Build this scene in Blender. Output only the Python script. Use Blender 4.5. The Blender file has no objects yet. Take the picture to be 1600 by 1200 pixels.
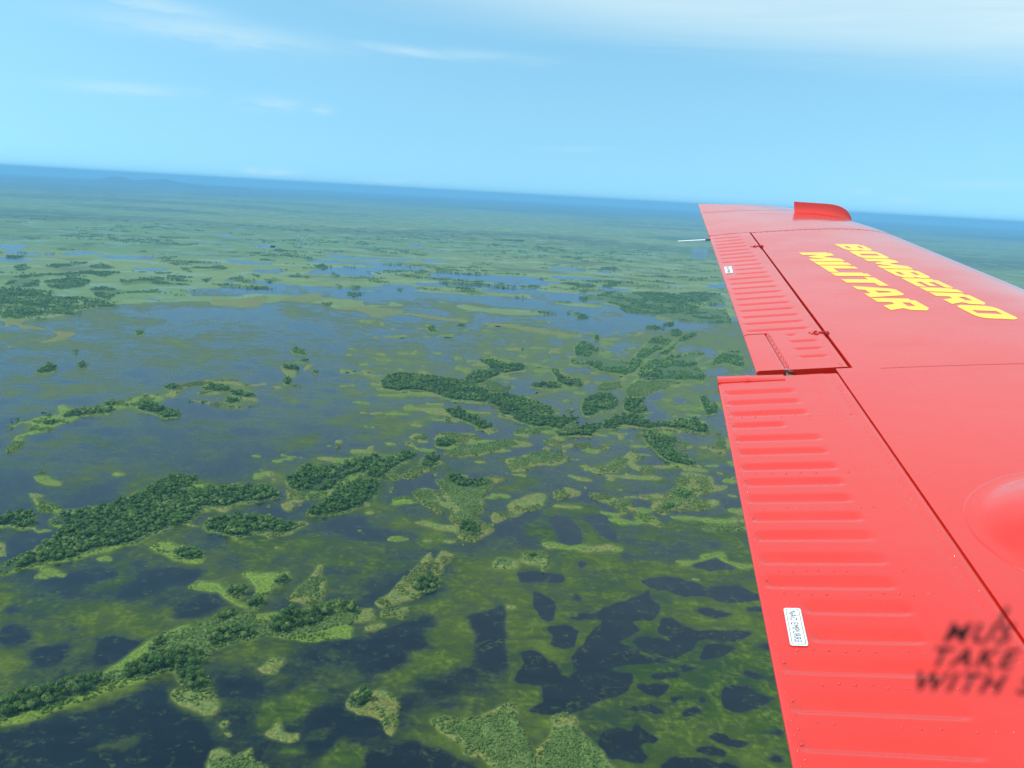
import bpy, bmesh, math, random
import numpy as np
from mathutils import Matrix, Vector

# ------------------------------------------------------------------ colours and settings
SKY_TINT = (0.81, 1.11, 0.97)
CLOUD_COL = (3.4, 4.4, 4.7)
EXPOSURE = 0.5
# wisps in the sky: azimuth, elevation, half length, half thickness (radians), slope, strength, raggedness
SKY_WISPS = [(-0.3695, 0.1584, 0.12, 0.0128, -0.02, 0.45, 0.3), (-0.4338, 0.1797, 0.096, 0.0096, -0.1, 0.4, 0.4), (-0.1455, 0.159, 0.06, 0.0048, -0.05, 0.45, 0.5), (-0.053, 0.1595, 0.072, 0.0056, -0.02, 0.3, 0.6), (-0.4643, 0.0901, 0.06, 0.0064, 0.03, 0.34, 0.3), (-0.3054, 0.0884, 0.0336, 0.008, 0.04, 0.33, 0.9), (-0.2483, 0.0864, 0.0128, 0.0048, 0.05, 0.33, 0.9), (-0.389, 0.0928, 0.0144, 0.0048, 0.05, 0.16, 0.9), (-0.3288, 0.0115, 0.0096, 0.0032, 0.05, 0.5, 0.7), (-0.3032, 0.0108, 0.0208, 0.004, 0.05, 0.42, 0.8), (0.401, 0.0253, 0.0112, 0.0032, 0.05, 0.2, 0.7), (0.4455, 0.0182, 0.0192, 0.0048, 0.05, 0.16, 0.8), (0.0633, 0.059, 0.048, 0.0032, 0.05, 0.14, 0.6), (-0.1231, 0.0089, 0.008, 0.0024, 0.05, 0.3, 0.7), (0.5237, 0.0383, 0.072, 0.0048, 0.05, 0.13, 0.5), (-0.158, 0.0085, 0.048, 0.0032, 0.05, 0.2, 0.8)]
WATER_A, WATER_B = (0.0015, 0.005, 0.009), (0.004, 0.010, 0.014)
WEED_A, WEED_B, WEED_C = (0.031, 0.067, 0.006), (0.066, 0.098, 0.010), (0.120, 0.158, 0.022)
LAND_COLS = [(0.165, 0.165, 0.036), (0.125, 0.185, 0.020), (0.100, 0.155, 0.040), (0.034, 0.070, 0.019), (0.125, 0.200, 0.052)]
TREE_A, TREE_B, TREE_C = (0.046, 0.112, 0.022), (0.140, 0.240, 0.054), (0.21, 0.27, 0.085)
REED = (0.120, 0.160, 0.034)
SHRUB_A, SHRUB_B = (0.090, 0.165, 0.036), (0.175, 0.240, 0.062)
RED_A, RED_B = (0.665, 0.022, 0.010), (0.63, 0.036, 0.022)
HAZE_COL, HAZE_DENSITY = (0.26, 0.66, 1.0), 5.2e-5
WINDOW_TEXT = [('I', 1566, 1000, 38), ('MUS', 1482, 1025, 38), ('TAKE', 1460, 1064, 38), ('WITH S', 1432, 1103, 38)]
TXT_TILT = 0.0

# ------------------------------------------------------------------ camera
SC = bpy.context.scene
COL = SC.collection
ALT = 450.0                                   # the aircraft's height above the wetland, metres
PITCH, ROLL = math.radians(13.837), math.atan(0.0555)
fwd = Vector((0, math.cos(PITCH), -math.sin(PITCH)))
up0 = Vector((0, math.sin(PITCH), math.cos(PITCH)))
rgt = math.cos(ROLL) * Vector((1, 0, 0)) + math.sin(ROLL) * up0
upv = -math.sin(ROLL) * Vector((1, 0, 0)) + math.cos(ROLL) * up0
cam_d = bpy.data.cameras.new('camera')
cam_d.sensor_width = 36.0
cam_d.lens = 27.0
cam_d.clip_start, cam_d.clip_end = 0.02, 400000.0
cam_d.dof.use_dof = True
cam_d.dof.focus_distance = 11.0
cam_d.dof.aperture_fstop = 8.5
cam = bpy.data.objects.new('camera', cam_d)
COL.objects.link(cam)
cam.matrix_world = Matrix((
    (rgt.x, upv.x, -fwd.x, 0), (rgt.y, upv.y, -fwd.y, 0), (rgt.z, upv.z, -fwd.z, ALT), (0, 0, 0, 1)))
SC.camera = cam

# ------------------------------------------------------------------ sky and sun
SUN_EL, SUN_AZ = math.radians(50), math.radians(-106)     # azimuth clockwise from +Y; the sun stands to the left
sun_dir = Vector((math.cos(SUN_EL) * math.sin(SUN_AZ), math.cos(SUN_EL) * math.cos(SUN_AZ), math.sin(SUN_EL)))
world = bpy.data.worlds.new('World')
SC.world = world
world.use_nodes = True
wt = world.node_tree
wt.nodes.clear()


class NT:
    """Small helper that wires shader nodes."""
    def __init__(self, tree):
        self.t = tree

    def n(self, kind, **kw):
        nd = self.t.nodes.new(kind)
        for k, v in kw.items():
            if k == 'ins':
                for kk, vv in v.items():
                    self.put(nd, kk, vv)
            else:
                setattr(nd, k, v)
        return nd

    def put(self, nd, key, v):
        if isinstance(v, bpy.types.NodeSocket):
            self.t.links.new(v, nd.inputs[key])
        else:
            nd.inputs[key].default_value = v

    def m(self, op, a, b=None, c=None, clamp=False):
        nd = self.t.nodes.new('ShaderNodeMath')
        nd.operation = op
        nd.use_clamp = clamp
        for i, v in enumerate((a, b, c)):
            if v is not None:
                self.put(nd, i, v)
        return nd.outputs[0]

    def mix(self, f, a, b, mode='MIX'):
        nd = self.t.nodes.new('ShaderNodeMix')
        nd.data_type = 'RGBA'
        nd.blend_type = mode
        self.put(nd, 0, f)
        for k, v in ((6, a), (7, b)):
            self.put(nd, k, v if isinstance(v, bpy.types.NodeSocket) else tuple(v) + (1,) * (4 - len(v)))
        return nd.outputs[2]

    def ramp(self, f, lo, hi, a=0.0, b=1.0, smooth=True):
        nd = self.t.nodes.new('ShaderNodeMapRange')
        nd.interpolation_type = 'SMOOTHSTEP' if smooth else 'LINEAR'
        for i, v in enumerate((f, lo, hi, a, b)):
            self.put(nd, i, v)
        return nd.outputs[0]

    def noise(self, vec, scale, detail=4, rough=0.55, dist=0.0):
        nd = self.t.nodes.new('ShaderNodeTexNoise')
        self.put(nd, 'Vector', vec)
        nd.inputs['Scale'].default_value = scale
        nd.inputs['Detail'].default_value = detail
        nd.inputs['Roughness'].default_value = rough
        nd.inputs['Distortion'].default_value = dist
        return nd.outputs[0]

    def vec(self, x, y, z=0.0):
        nd = self.t.nodes.new('ShaderNodeCombineXYZ')
        for i, v in enumerate((x, y, z)):
            self.put(nd, i, v)
        return nd.outputs[0]


W = NT(wt)
sky = W.n('ShaderNodeTexSky')
sky.sky_type = 'NISHITA'
sky.sun_disc = False
sky.sun_elevation = SUN_EL
sky.sun_rotation = SUN_AZ
sky.altitude = 450
sky.air_density = 1.0
sky.dust_density = 0.3
sky.ozone_density = 2.0
tc = W.n('ShaderNodeTexCoord')
sep = W.n('ShaderNodeSeparateXYZ', ins={0: tc.outputs['Generated']})
dx, dy, dz = sep.outputs
az = W.m('ARCTAN2', dx, dy)                     # radians, 0 straight ahead, + to the right
el = W.m('ARCSINE', dz)
W.t.links.new(W.vec(dx, dy, W.m('MULTIPLY_ADD', W.m('MAXIMUM', dz, 0.0), 0.42, 0.21)), sky.inputs[0])   # a clean humid sky: no brown rim at the horizon
skycol = W.mix(1.0, sky.outputs[0], SKY_TINT, 'MULTIPLY')
# wind-drawn cirrus: long thin strands, everywhere above about ten degrees
pl_x = W.m('DIVIDE', dx, W.m('MAXIMUM', dz, 0.03))
pl_y = W.m('DIVIDE', dy, W.m('MAXIMUM', dz, 0.03))
strand = W.noise(W.vec(W.m('MULTIPLY_ADD', pl_x, 0.32, W.m('MULTIPLY', pl_y, 0.10)), W.m('MULTIPLY_ADD', pl_y, 1.5, W.m('MULTIPLY', pl_x, 0.22)), 3.7), 1.0, 6, 0.62, 0.35)
body = W.noise(W.vec(W.m('MULTIPLY', pl_x, 0.16), W.m('MULTIPLY', pl_y, 0.30), 9.1), 1.0, 3, 0.5)
edge = W.m('MULTIPLY_ADD', az, -0.08, 0.187)  # the sheet's lower rim climbs towards the left
edge = W.m('ADD', edge, W.m('MULTIPLY', W.m('SUBTRACT', strand, 0.5), 0.06))
sheet = W.ramp(W.m('SUBTRACT', el, edge), -0.012, 0.05)
sheet = W.m('MULTIPLY', sheet, W.ramp(az, -0.62, 0.25, 0.5, 1.0))
sheet = W.m('MULTIPLY', sheet, W.ramp(strand, 0.25, 0.66, 0.6, 1.0))
sheet = W.m('MULTIPLY', sheet, W.ramp(body, 0.25, 0.6, 0.6, 1.0))
cloud = W.m('MULTIPLY', sheet, 0.88)


def streak(cloud, a0, e0, la, le, slope, amt, ragged=0.5):
    """one drawn-out wisp centred at azimuth a0 / elevation e0 (radians)"""
    da = W.m('SUBTRACT', az, a0)
    de = W.m('SUBTRACT', W.m('SUBTRACT', el, e0), W.m('MULTIPLY', da, slope))
    fine = W.noise(W.vec(W.m('MULTIPLY', az, 26.0), W.m('MULTIPLY', el, 150.0), a0 * 7), 1.0, 4, 0.6, 0.4)
    de = W.m('ADD', de, W.m('MULTIPLY', W.m('SUBTRACT', fine, 0.5), le * 1.6))
    q = W.m('ADD', W.m('POWER', W.m('ABSOLUTE', W.m('DIVIDE', da, la)), 2.0), W.m('POWER', W.m('ABSOLUTE', W.m('DIVIDE', de, le)), 2.0))
    g = W.m('POWER', 2.718, W.m('MULTIPLY', q, -1.0))
    g = W.m('MULTIPLY', g, W.ramp(fine, 0.3, 0.62, 1 - ragged, 1.0))
    return W.m('MAXIMUM', cloud, W.m('MULTIPLY', g, amt))


for (a0, e0, la, le, sl, amt, rg) in SKY_WISPS:
    cloud = streak(cloud, a0, e0, la, le, sl, amt, rg)
bright = W.mix(cloud, skycol, CLOUD_COL)
bg = W.n('ShaderNodeBackground', ins={'Color': bright, 'Strength': 0.15})
wo = W.n('ShaderNodeOutputWorld')
wt.links.new(bg.outputs[0], wo.inputs['Surface'])
world.cycles.sampling_method = 'MANUAL'
world.cycles.sample_map_resolution = 512

sun_d = bpy.data.lights.new('sun', 'SUN')
sun_d.energy = 2.75
sun_d.angle = math.radians(0.5)
sun_d.color = (1.0, 0.96, 0.9)
sun = bpy.data.objects.new('sun', sun_d)
COL.objects.link(sun)
sun.rotation_euler = (-sun_dir).to_track_quat('-Z', 'Y').to_euler()
sun.location = (0, 0, 600)
vs = SC.view_settings
vs.view_transform = 'Standard'
vs.look = 'None'
vs.exposure = EXPOSURE
vs.gamma = 1.0
SC.cycles.max_bounces = 6
SC.cycles.transparent_max_bounces = 16
SC.cycles.volume_bounces = 0

MAP = """
V -553,764 -528,753 -504,756 -461,743 -419,744 -383,742 -358,744 -343,714 -355,683 -374,684 -400,678 -393,654 -385,621 -407,610 -434,584 -458,578 -586,761
W -503,688 -491,689 -468,674 -461,661 -473,654 -480,654 -496,663
W -452,648 -436,655 -420,661 -415,649 -413,626 -430,623 -446,636
W -396,673 -384,683 -371,684 -372,678 -352,677 -357,655 -367,638 -376,632
W -526,723 -513,724 -501,710 -516,708
W -440,692 -429,694 -425,689 -435,686
w -403,537 -379,551 -360,565 -335,584 -318,606 -303,614 -285,584 -249,572 -232,547 -217,495 -390,482 -425,531
w -141,692 -95,733 -76,751 -59,733 -78,719 -74,705 -56,692 -87,675 -78,660 -89,649 -124,640 -134,660
w -38,755 -4,782 14,770 16,658 -25,665
w -99,542 -64,557 -29,540 -9,527 -8,510 -94,504
w -163,588 -130,584 -95,579 -78,560 -113,555 -124,556 -133,538 -149,535 -152,552
w -259,623 -225,631 -215,603 -243,601
w -256,989 -191,998 -175,964 -127,948 -108,947 -107,934 -140,918 -176,921 -236,947
w -431,757 -412,788 -383,784 -377,766 -404,749
w -352,742 -334,771 -310,777 -293,755 -302,734 -338,717
m -330,517 -313,529 -302,539 -290,548 -290,535 -296,529 -311,524 -323,512
V -461,768 -452,787 -433,800 -419,802 -422,786 -434,774 -453,763
V 4,869 39,887 78,873 121,901 146,885 173,918 216,903 245,936 274,910 321,956 348,929 466,963 280,510 74,495 89,535 90,564 79,586 69,601 40,597 16,599 6,616 3,733
V 82,937 136,960 162,942 141,919 99,919
V 258,998 314,1022 364,1006 328,984 279,983
W 243,906 286,931 306,904 269,890
W 114,788 140,803 167,818 177,831 182,834 176,815 187,794 170,766 148,760 156,745 146,734 128,722 143,708 148,696 175,695 176,689 139,680 113,676 120,669 136,664 133,651 125,634 94,621 69,601 40,597 27,597 15,607 21,627 11,645 19,672 15,692 33,694 56,675 60,658 72,651 72,659 87,669 78,677 76,692 90,712 95,733 115,763 100,765 74,762 77,769 93,769 87,778 109,775
W 30,813 54,802 59,786 55,753 39,755 30,780
W 45,741 70,747 90,741 84,728 81,711 66,702 49,707 55,722
W 170,856 194,868 223,871 244,860 252,848 291,857 310,833 304,821 279,812 261,816 249,827 222,826 198,834 181,840
W 185,773 196,774 208,758 221,749 245,753 277,751 273,743 254,730 231,734 217,731 205,711 183,697 149,705 145,727 161,732 176,730 189,724 181,738 172,740
W 212,699 224,722 238,725 253,717 228,700 212,693
W 226,795 239,800 256,796 270,788 245,776 238,781
W 154,664 172,671 189,674 182,666 163,659 152,657
W 187,684 206,680 190,673
W 136,647 156,650 174,654 161,637 153,630 145,633
W 246,679 266,671 257,663 247,669
W 213,631 220,648 232,654 243,650 257,640 270,639 249,624 226,612 214,616
W 167,635 180,632 170,624
W 194,630 200,634 202,629 195,624
W 173,608 178,614 188,618 195,612 176,604
W 126,611 143,619 159,610 149,607 135,612
W 91,569 98,583 110,588 122,586 128,594 134,581 143,571 136,567 121,570 129,552 125,542 105,548 95,552
W 187,579 196,585 204,583 209,574 227,577 229,573 213,565 200,569
W 170,558 180,566 190,567 198,560 193,553 180,554
W 142,539 157,548 173,550 185,546 207,544 186,521 144,518
W 234,548 244,563 254,554 252,547
W 249,588 261,596 265,585 249,584
W 236,590 244,592 241,587
W 286,803 305,809 309,796 286,795
W 282,765 297,763 293,757
W 277,729 293,732 292,719 275,719
W 84,817 100,813 85,805
W 9,860 74,863 72,841 43,842 13,834
V 16,638 41,637 39,614 29,605 16,599
V -76,774 -68,804 -62,820 13,828 13,813 -5,793 -22,780 -47,779 -38,745 -30,715 -29,670 -39,656 -60,641 -81,625 -100,623 -114,624 -105,637 -88,651 -81,660 -69,661 -86,672 -65,683 -57,695 -75,707 -76,719 -59,733 -64,749 -76,758
V -212,595 -194,605 -175,626 -162,627 -147,609 -150,602 -166,583 -182,565 -192,558 -200,560
V -137,518 -131,540 -123,554 -110,549 -100,544 -98,521 -107,503 -131,501
m -159,557 -145,566 -132,563 -132,557 -145,554 -156,552
V -173,531 -170,541 -152,542 -150,536 -162,530
V -31,1136 -6,1175 20,1192 36,1169 23,1126 -5,1120
V -33,1091 -9,1102 -20,1071
V 13,1007 41,1035 53,1061 83,1091 115,1101 145,1089 144,1064 117,1050 119,1031 131,1014 130,982 151,963 157,868 72,859 72,905 66,936 36,945 21,964
W 52,1022 71,1041 84,1041 97,1018 107,992 107,954 85,942 71,949 65,991
W 116,1045 141,1048 158,1022 151,967 134,982 129,1013
W 91,896 102,905 115,899 101,888
V -153,1013 -133,1011 -120,980 -97,966 -83,950 -77,907 -91,909 -97,944 -120,958 -145,959
V -138,919 -129,928 -113,928 -118,905 -135,899
V -65,889 -48,895 -22,865 -21,848 -51,844 -57,861
m -39,919 -24,933 -8,956 1,957 -3,916 -13,895 -27,897
V -110,1237 -76,1222 -76,1189 -91,1181 -107,1185 -118,1189
V -454,1083 -423,1099 -399,1132 -352,1151 -346,1134 -360,1108 -396,1092 -448,1067
V -352,915 -338,925 -311,925 -279,908 -285,873 -286,848 -301,846 -325,864 -347,892
V -277,925 -262,944 -245,946 -232,931 -213,925 -185,920 -157,912 -139,914 -117,929 -112,921 -120,901 -137,899 -166,903 -192,911 -198,899 -179,890 -167,873 -180,856 -213,856 -242,875 -258,861 -281,866 -277,878 -243,893 -251,908
V -181,967 -166,983 -146,976 -153,1012 -136,1015 -128,983 -111,968 -109,951 -129,961 -151,962
V -203,1020 -189,1057 -159,1036 -121,1046 -118,1027 -194,1014 -244,981 -269,969 -249,985
V -160,866 -116,875 -99,870 -112,847 -150,829 -171,815 -169,840
V -407,1257 -384,1275 -372,1300 -351,1312 -359,1287 -375,1262 -399,1247
V -196,1133 -175,1161 -168,1206 -151,1264 -145,1237 -158,1163 -173,1119 -185,1068
m -567,785 -551,803 -533,806 -506,829 -485,864 -457,875 -434,863 -409,844 -420,833 -445,819 -489,811 -507,795 -515,776 -558,771
W -615,863 -605,876 -575,892 -568,889 -572,857 -570,839 -585,827 -597,832
W -498,800 -483,811 -448,812 -445,803 -461,788 -481,780 -500,783
W -421,802 -406,820 -386,830 -351,824 -355,794 -414,788
V -464,817 -461,824 -450,822 -439,820 -432,811 -439,803 -450,815 -459,814
V 233,1034 262,1051 283,1067 319,1068 352,1090 356,1073 345,1021 312,1012 289,1013 253,1005 231,1014
V 195,1356 214,1367 217,1353 201,1351
V 181,1411 197,1418 208,1413 190,1391 173,1381
V 362,1385 383,1418 384,1382 408,1352 402,1312 370,1313 353,1336
V 239,1187 262,1229 274,1209 266,1186 245,1177
m 228,1247 254,1234 288,1281 338,1289 338,1271 281,1244 250,1205
V 352,1267 390,1267 388,1243 365,1251
V 146,1019 162,1025 183,1016 178,1007 151,1003
V 173,990 203,1010 237,1010 244,976 227,959 188,977
V -274,1456 -248,1526 -206,1564 -164,1603 -139,1640 -145,1586 -183,1539 -204,1497 -222,1448 -246,1385 -260,1382
V -211,1424 -190,1472 -155,1525 -141,1491 -169,1424 -188,1387 -204,1393
V -347,1941 -327,1978 -289,1972 -301,1900 -336,1899
V -332,2025 -306,2083 -256,2115 -226,2105 -239,2033 -291,2011
V -188,2014 -174,2002 -162,1950 -176,1962
V -132,2304 -115,2351 -53,2286 -57,2188 -114,2145 -119,2171
V -28,2215 32,2194 54,2146 -4,2166
V -21,2469 25,2483 74,2430 13,2400
V 33,2352 72,2322 68,2280 37,2282
V 22,1989 50,2051 81,2035 79,1973 48,1935 25,1944
V 86,2119 142,2152 160,2088 102,2040
V -1,1909 48,1935 58,1923 15,1899
V -65,1533 -58,1549 -47,1532 -57,1516
V 10,1718 40,1736 61,1723 31,1705
V -343,1813 -315,1833 -303,1782 -309,1730 -333,1763
V -300,2361 -275,2324 -263,2168 -276,2183 -279,2261
V -245,2494 -244,2570 -196,2612 -152,2767 -169,2732 -197,2625 -231,2523
V 333,1764 394,1887 447,1912 462,1839 461,1768 438,1657 359,1621 338,1657
W 389,1765 413,1781 412,1747 389,1731
W 340,1789 381,1834 354,1746 333,1741
W 297,1609 334,1636 344,1599 322,1567 298,1581
V 106,2158 149,2170 157,2121 136,2051 102,2043
V 130,1932 182,1988 192,1947 144,1894
V 139,2417 168,2447 167,2284 129,2200
V 647,2502 714,2588 717,2501 665,2424
V 261,1795 281,1861 312,1948 338,1997 307,1961 268,1858 251,1793
V 165,1573 204,1620 241,1678 267,1796 270,1773 241,1637 196,1570
V -1272,1951 -1244,1977 -1212,1951 -1213,1884 -1250,1906
V -1263,2327 -1265,2376 -1212,2320 -1190,2246 -1218,2248
V -1259,2404 -1222,2444 -1203,2398
V -1159,2117 -1130,2167 -1097,2167 -1115,2100
V -1071,2084 -1025,2138 -960,2158 -888,2160 -877,2133 -962,2079 -1035,2048
V -1338,2601 -1319,2671 -1215,2680 -1250,2620 -1282,2577
V -1160,1932 -1169,2018 -1148,2042 -1137,1973 -1127,1908
V -1096,1900 -1077,1938 -1050,1963 -1051,1912
V -1039,1499 -993,1509 -971,1568 -940,1621 -859,1605 -819,1580 -761,1604 -749,1595 -809,1560 -880,1566 -912,1527 -954,1487 -1010,1455
V -930,1370 -929,1406 -895,1441 -876,1417 -892,1387 -916,1356
V -790,1227 -766,1252 -731,1269 -698,1250 -675,1240 -651,1244 -649,1231 -668,1217 -692,1230 -722,1253 -747,1221 -769,1213
m -730,1210 -713,1213 -705,1195 -720,1195
V -773,1342 -751,1372 -732,1397 -732,1367 -752,1330
V -626,1189 -613,1197 -609,1185
V -922,1838 -879,1895 -808,1963 -779,1890 -842,1814 -901,1806
V -839,1759 -825,1790 -787,1779 -813,1749
V -1039,1867 -1011,1875 -951,1845 -993,1834
V -1053,1706 -1019,1714 -964,1664 -984,1659
V -1023,1727 -1000,1760 -913,1768 -885,1761 -921,1725 -987,1709
V -968,1675 -903,1691 -862,1639 -906,1641
V -1042,1585 -1007,1629 -987,1587 -1016,1580
V -1255,1825 -1198,1809 -1145,1809 -1166,1774 -1229,1786
V -535,1595 -503,1614 -469,1610 -445,1598 -454,1546 -487,1572
V -829,1932 -794,1977 -745,1991 -699,2069 -655,2072 -645,2018 -717,1963 -773,1922 -804,1872
V -672,1924 -638,1950 -598,1960 -623,1904
V -375,1679 -343,1686 -311,1668 -329,1634 -355,1629
m -447,1720 -428,1731 -416,1708 -432,1685
m -413,1721 -377,1716 -386,1689
V -352,1958 -314,2054 -287,2080 -278,2011 -309,1936 -333,1914
V -380,1804 -318,1826 -307,1800 -360,1788
V -404,1254 -388,1279 -374,1312 -368,1362 -354,1408 -334,1412 -297,1410 -280,1460 -250,1525 -214,1563 -198,1456 -230,1405 -277,1379 -314,1372 -344,1392 -356,1340 -348,1317 -356,1285 -377,1273 -394,1252
m -572,1426 -549,1435 -555,1415
V -889,2775 -850,2861 -781,2852 -724,2736 -598,2718 -534,2741 -573,2670 -698,2635 -729,2578 -775,2607
V -925,2161 -888,2217 -823,2181 -875,2134 -913,2133
V -771,2123 -712,2131 -750,2109
V -578,2180 -544,2109 -517,2005 -527,2002
V -386,3244 -293,3134 -198,2906 -151,2749 -210,2624 -241,2517 -258,2608 -192,2708 -256,2946
L -3667,4973 -3133,5552 -2497,4492 -2278,4356 -1893,3731 -1633,3567 -1417,3208 -1238,3030 -1172,2867 -1301,2779 -1408,2668 -1443,2530 -1450,2362 -1490,2298 -1471,2209 -1478,2162 -1548,2055
X -2370,4196 -2312,4284 -2105,4387 -2024,4218 -2175,4157 -2293,4119
X -1917,3717 -1821,3843 -1696,3849 -1760,3711
X -1355,3102 -1296,3174 -1245,3047 -1317,3036
L -2288,5418 -940,6647 -418,2994 -450,2708 -487,2726 -548,2836 -611,2847 -665,2861 -760,2973 -876,3004 -937,2978 -944,2806 -1004,2765 -1099,2780 -1139,2856 -1218,2861
X -1338,3149 -1283,3222 -1189,3170 -1083,3061 -1147,3012 -1268,2981
X -1062,3378 -1012,3454 -934,3439 -854,3229 -874,3153 -926,3197 -1011,3252
X -912,2949 -793,2998 -703,2847 -557,2832 -575,2726 -668,2708 -741,2763 -859,2858
X -605,3076 -503,3118 -484,3006 -574,2970
X -1382,3876 -1354,4039 -1225,4039 -1223,3895
X -856,3373 -791,3403 -740,3233 -803,3206
L -7344,51409 24031,70663 1502,4240 565,3328 234,3066 93,2779 -162,2919 -366,3253 -472,3369
X -81,4101 21,4214 33,3934 -51,3841
X 1825,8392 2025,8366 1602,6657 1522,6863
X 292,3064 341,3202 394,3259 434,3202 427,3064 386,2970 333,2921 298,2954
X 141,3162 221,3210 244,3166 188,3075 139,3091
X 466,3128 552,3159 575,3053 485,3053
X 946,3861 1065,3961 1065,3864 955,3772
X 903,3575 1019,3664 971,3481 919,3501
B -407,543 -428,535 -432,541 -411,549 -401,558 -379,575 -368,587 -358,599 -357,612 -365,623 -357,644 -349,672 -336,699 -320,715 -324,700 -344,667 -340,656 -347,635 -343,615 -323,617 -322,615 -337,604 -351,591 -360,582 -374,566 -386,552
S -343,661 -337,679 -324,700 -305,721 -287,740 -263,746 -248,699 -265,680 -282,662 -306,662 -327,658
S -360,614 -357,626 -346,627 -340,616 -346,610
G -291,594 -292,606 -280,609 -266,603 -260,611 -250,600 -240,586 -238,577 -249,575 -264,582 -280,586
S -283,607 -293,620 -281,621 -263,611 -259,604 -270,602
G -234,565 -233,571 -228,570 -226,562 -229,558
G -224,553 -218,555 -215,549 -219,548
G -214,495 -228,530 -221,536 -211,532 -205,527 -197,533 -193,539 -179,497
S -222,520 -209,526 -189,524 -179,497 -213,495
S -189,524 -180,521 -173,515 -167,498 -179,497
B -358,788 -344,799 -321,798 -309,785 -299,768 -285,759 -271,767 -265,751 -282,751 -297,761 -313,777 -337,778
B -287,817 -251,821 -263,801 -261,783 -271,767
S -251,708 -241,721 -237,734 -227,752 -194,758 -170,764 -152,763 -145,744 -151,724 -174,719 -201,710 -218,699 -238,700 -247,698
B -262,741 -233,748 -199,765 -173,775 -165,767 -194,758 -226,750 -238,731 -254,717
B -218,699 -201,708 -170,719 -154,724 -147,721 -145,701 -153,700 -172,698 -197,695
G -149,747 -144,757 -134,758 -129,742 -132,732 -148,727
G -137,719 -121,727 -112,725 -123,716 -134,712
G -125,751 -97,760 -95,754 -110,742 -123,740
G -103,742 -97,745 -97,736 -102,735
G -135,770 -123,787 -113,818 -106,834 -102,838 -91,840 -73,834 -69,811 -88,798 -91,783 -104,771 -123,758 -129,760
G -241,776 -233,793 -232,808 -225,816 -214,825 -205,827 -201,804 -197,779 -212,767 -230,770
S -233,791 -230,812 -214,825 -206,823 -209,803 -216,784 -228,779
G -228,646 -222,652 -219,665 -209,665 -207,653 -215,648 -206,643 -210,637 -221,639
G -128,597 -127,611 -118,619 -110,613 -102,616 -90,610 -83,599 -81,586 -76,572 -79,561 -86,563 -90,575 -101,582 -113,583 -123,591
G -186,553 -183,559 -184,569 -177,568 -175,560 -162,559 -157,551 -165,546 -178,549
G -55,580 -47,585 -33,582 -19,589 -5,601 9,611 15,603 16,588 20,530 20,512 4,523 -7,538 -16,538 -28,544 -27,550 -42,562 -52,572
S -38,569 -25,578 -12,586 2,597 16,588 17,512 7,530 -10,546 -24,554
S 17,574 23,570 32,555 37,537 38,492 18,491
G 44,594 54,598 62,601 70,597 76,597 79,590 74,585 81,577 89,564 94,556 98,540 106,497 31,492 39,554 46,574 49,585
S 44,558 53,574 63,584 78,576 87,562 93,548 93,496 35,492
G 0,777 5,780 12,775 3,771
G -111,1286 -95,1311 -65,1340 -31,1370 12,1386 35,1357 20,1343 -15,1333 -52,1289 -87,1265 -109,1275
S -111,1286 -95,1311 -65,1340 -31,1370 -6,1378 7,1352 -30,1322 -62,1287 -90,1271
G -137,1405 -110,1397 -75,1408 -60,1381 -66,1355 -95,1338 -113,1371
G -180,1359 -173,1381 -158,1387 -151,1369 -158,1345 -171,1345
G -180,1319 -168,1325 -166,1313 -176,1309
G -13,1259 1,1276 13,1285 27,1306 69,1313 98,1307 107,1290 87,1269 72,1252 39,1244 13,1210 -7,1213
S -4,1261 20,1286 32,1310 69,1309 95,1299 82,1271 56,1271 20,1244 2,1234
G 45,1331 55,1349 70,1336 52,1321
G 79,1333 92,1345 103,1338 91,1322
G 48,1384 69,1404 97,1388 84,1378 93,1367 130,1378 157,1370 151,1360 129,1366 93,1354 65,1362
S 50,1388 77,1401 71,1371 58,1369
S 130,1378 143,1388 160,1375 154,1362 137,1367
G -112,1147 -84,1179 -69,1153 -54,1162 -38,1183 -22,1185 -10,1168 -21,1155 -32,1153 -38,1112 -40,1074 -37,1039 -50,1027 -43,1009 -28,992 -18,976 -30,961 -40,939 -54,937 -67,952 -65,979 -79,1004 -74,1034 -94,1056 -93,1071 -82,1063 -92,1082 -101,1125
S -109,1144 -84,1176 -69,1153 -35,1171 -34,1147 -42,1111 -42,1068 -49,1018 -39,973 -48,951 -61,957 -61,993 -72,1014 -68,1039 -81,1068 -95,1115
G -138,1086 -129,1115 -114,1112 -98,1098 -93,1066 -102,1055 -94,1036 -103,1032 -119,1047 -127,1067
S -131,1093 -122,1111 -99,1071 -110,1059 -121,1062
G -99,1030 -90,1036 -85,1026 -92,1022
G -92,975 -86,983 -77,973 -83,967
G -9,1063 6,1086 21,1109 33,1120 52,1114 52,1092 43,1060 21,1047 7,1025 -5,1028 -1,1049
G -30,1020 -23,1041 -12,1032 -7,1014 -17,1001 -27,1006
G -28,995 -23,1002 -19,994 -24,988
G 60,1129 74,1134 88,1156 101,1150 115,1140 112,1125 92,1111 69,1097 64,1105 69,1119
G 126,1244 132,1255 136,1246 130,1238
G 121,1167 126,1171 131,1160 124,1155
G -19,865 -15,891 -6,890 10,887 12,869 -5,865
S -14,873 -13,890 4,886 5,873
G 13,891 18,910 29,917 48,916 54,903 50,873 45,859 40,865 40,879 25,878
S 16,895 23,915 43,915 39,890 27,885
G -107,838 -103,855 -97,885 -90,901 -87,892 -89,864 -93,840
G -85,841 -81,865 -80,887 -77,907 -63,897 -64,885 -71,866 -72,842
B -162,1067 -142,1070 -126,1056 -140,1044 -158,1044
G -153,1196 -143,1208 -118,1205 -117,1193 -131,1184 -147,1188
G -121,1176 -111,1184 -108,1172 -114,1165
B -252,1143 -238,1157 -214,1158 -212,1137 -237,1121 -247,1123
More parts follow.
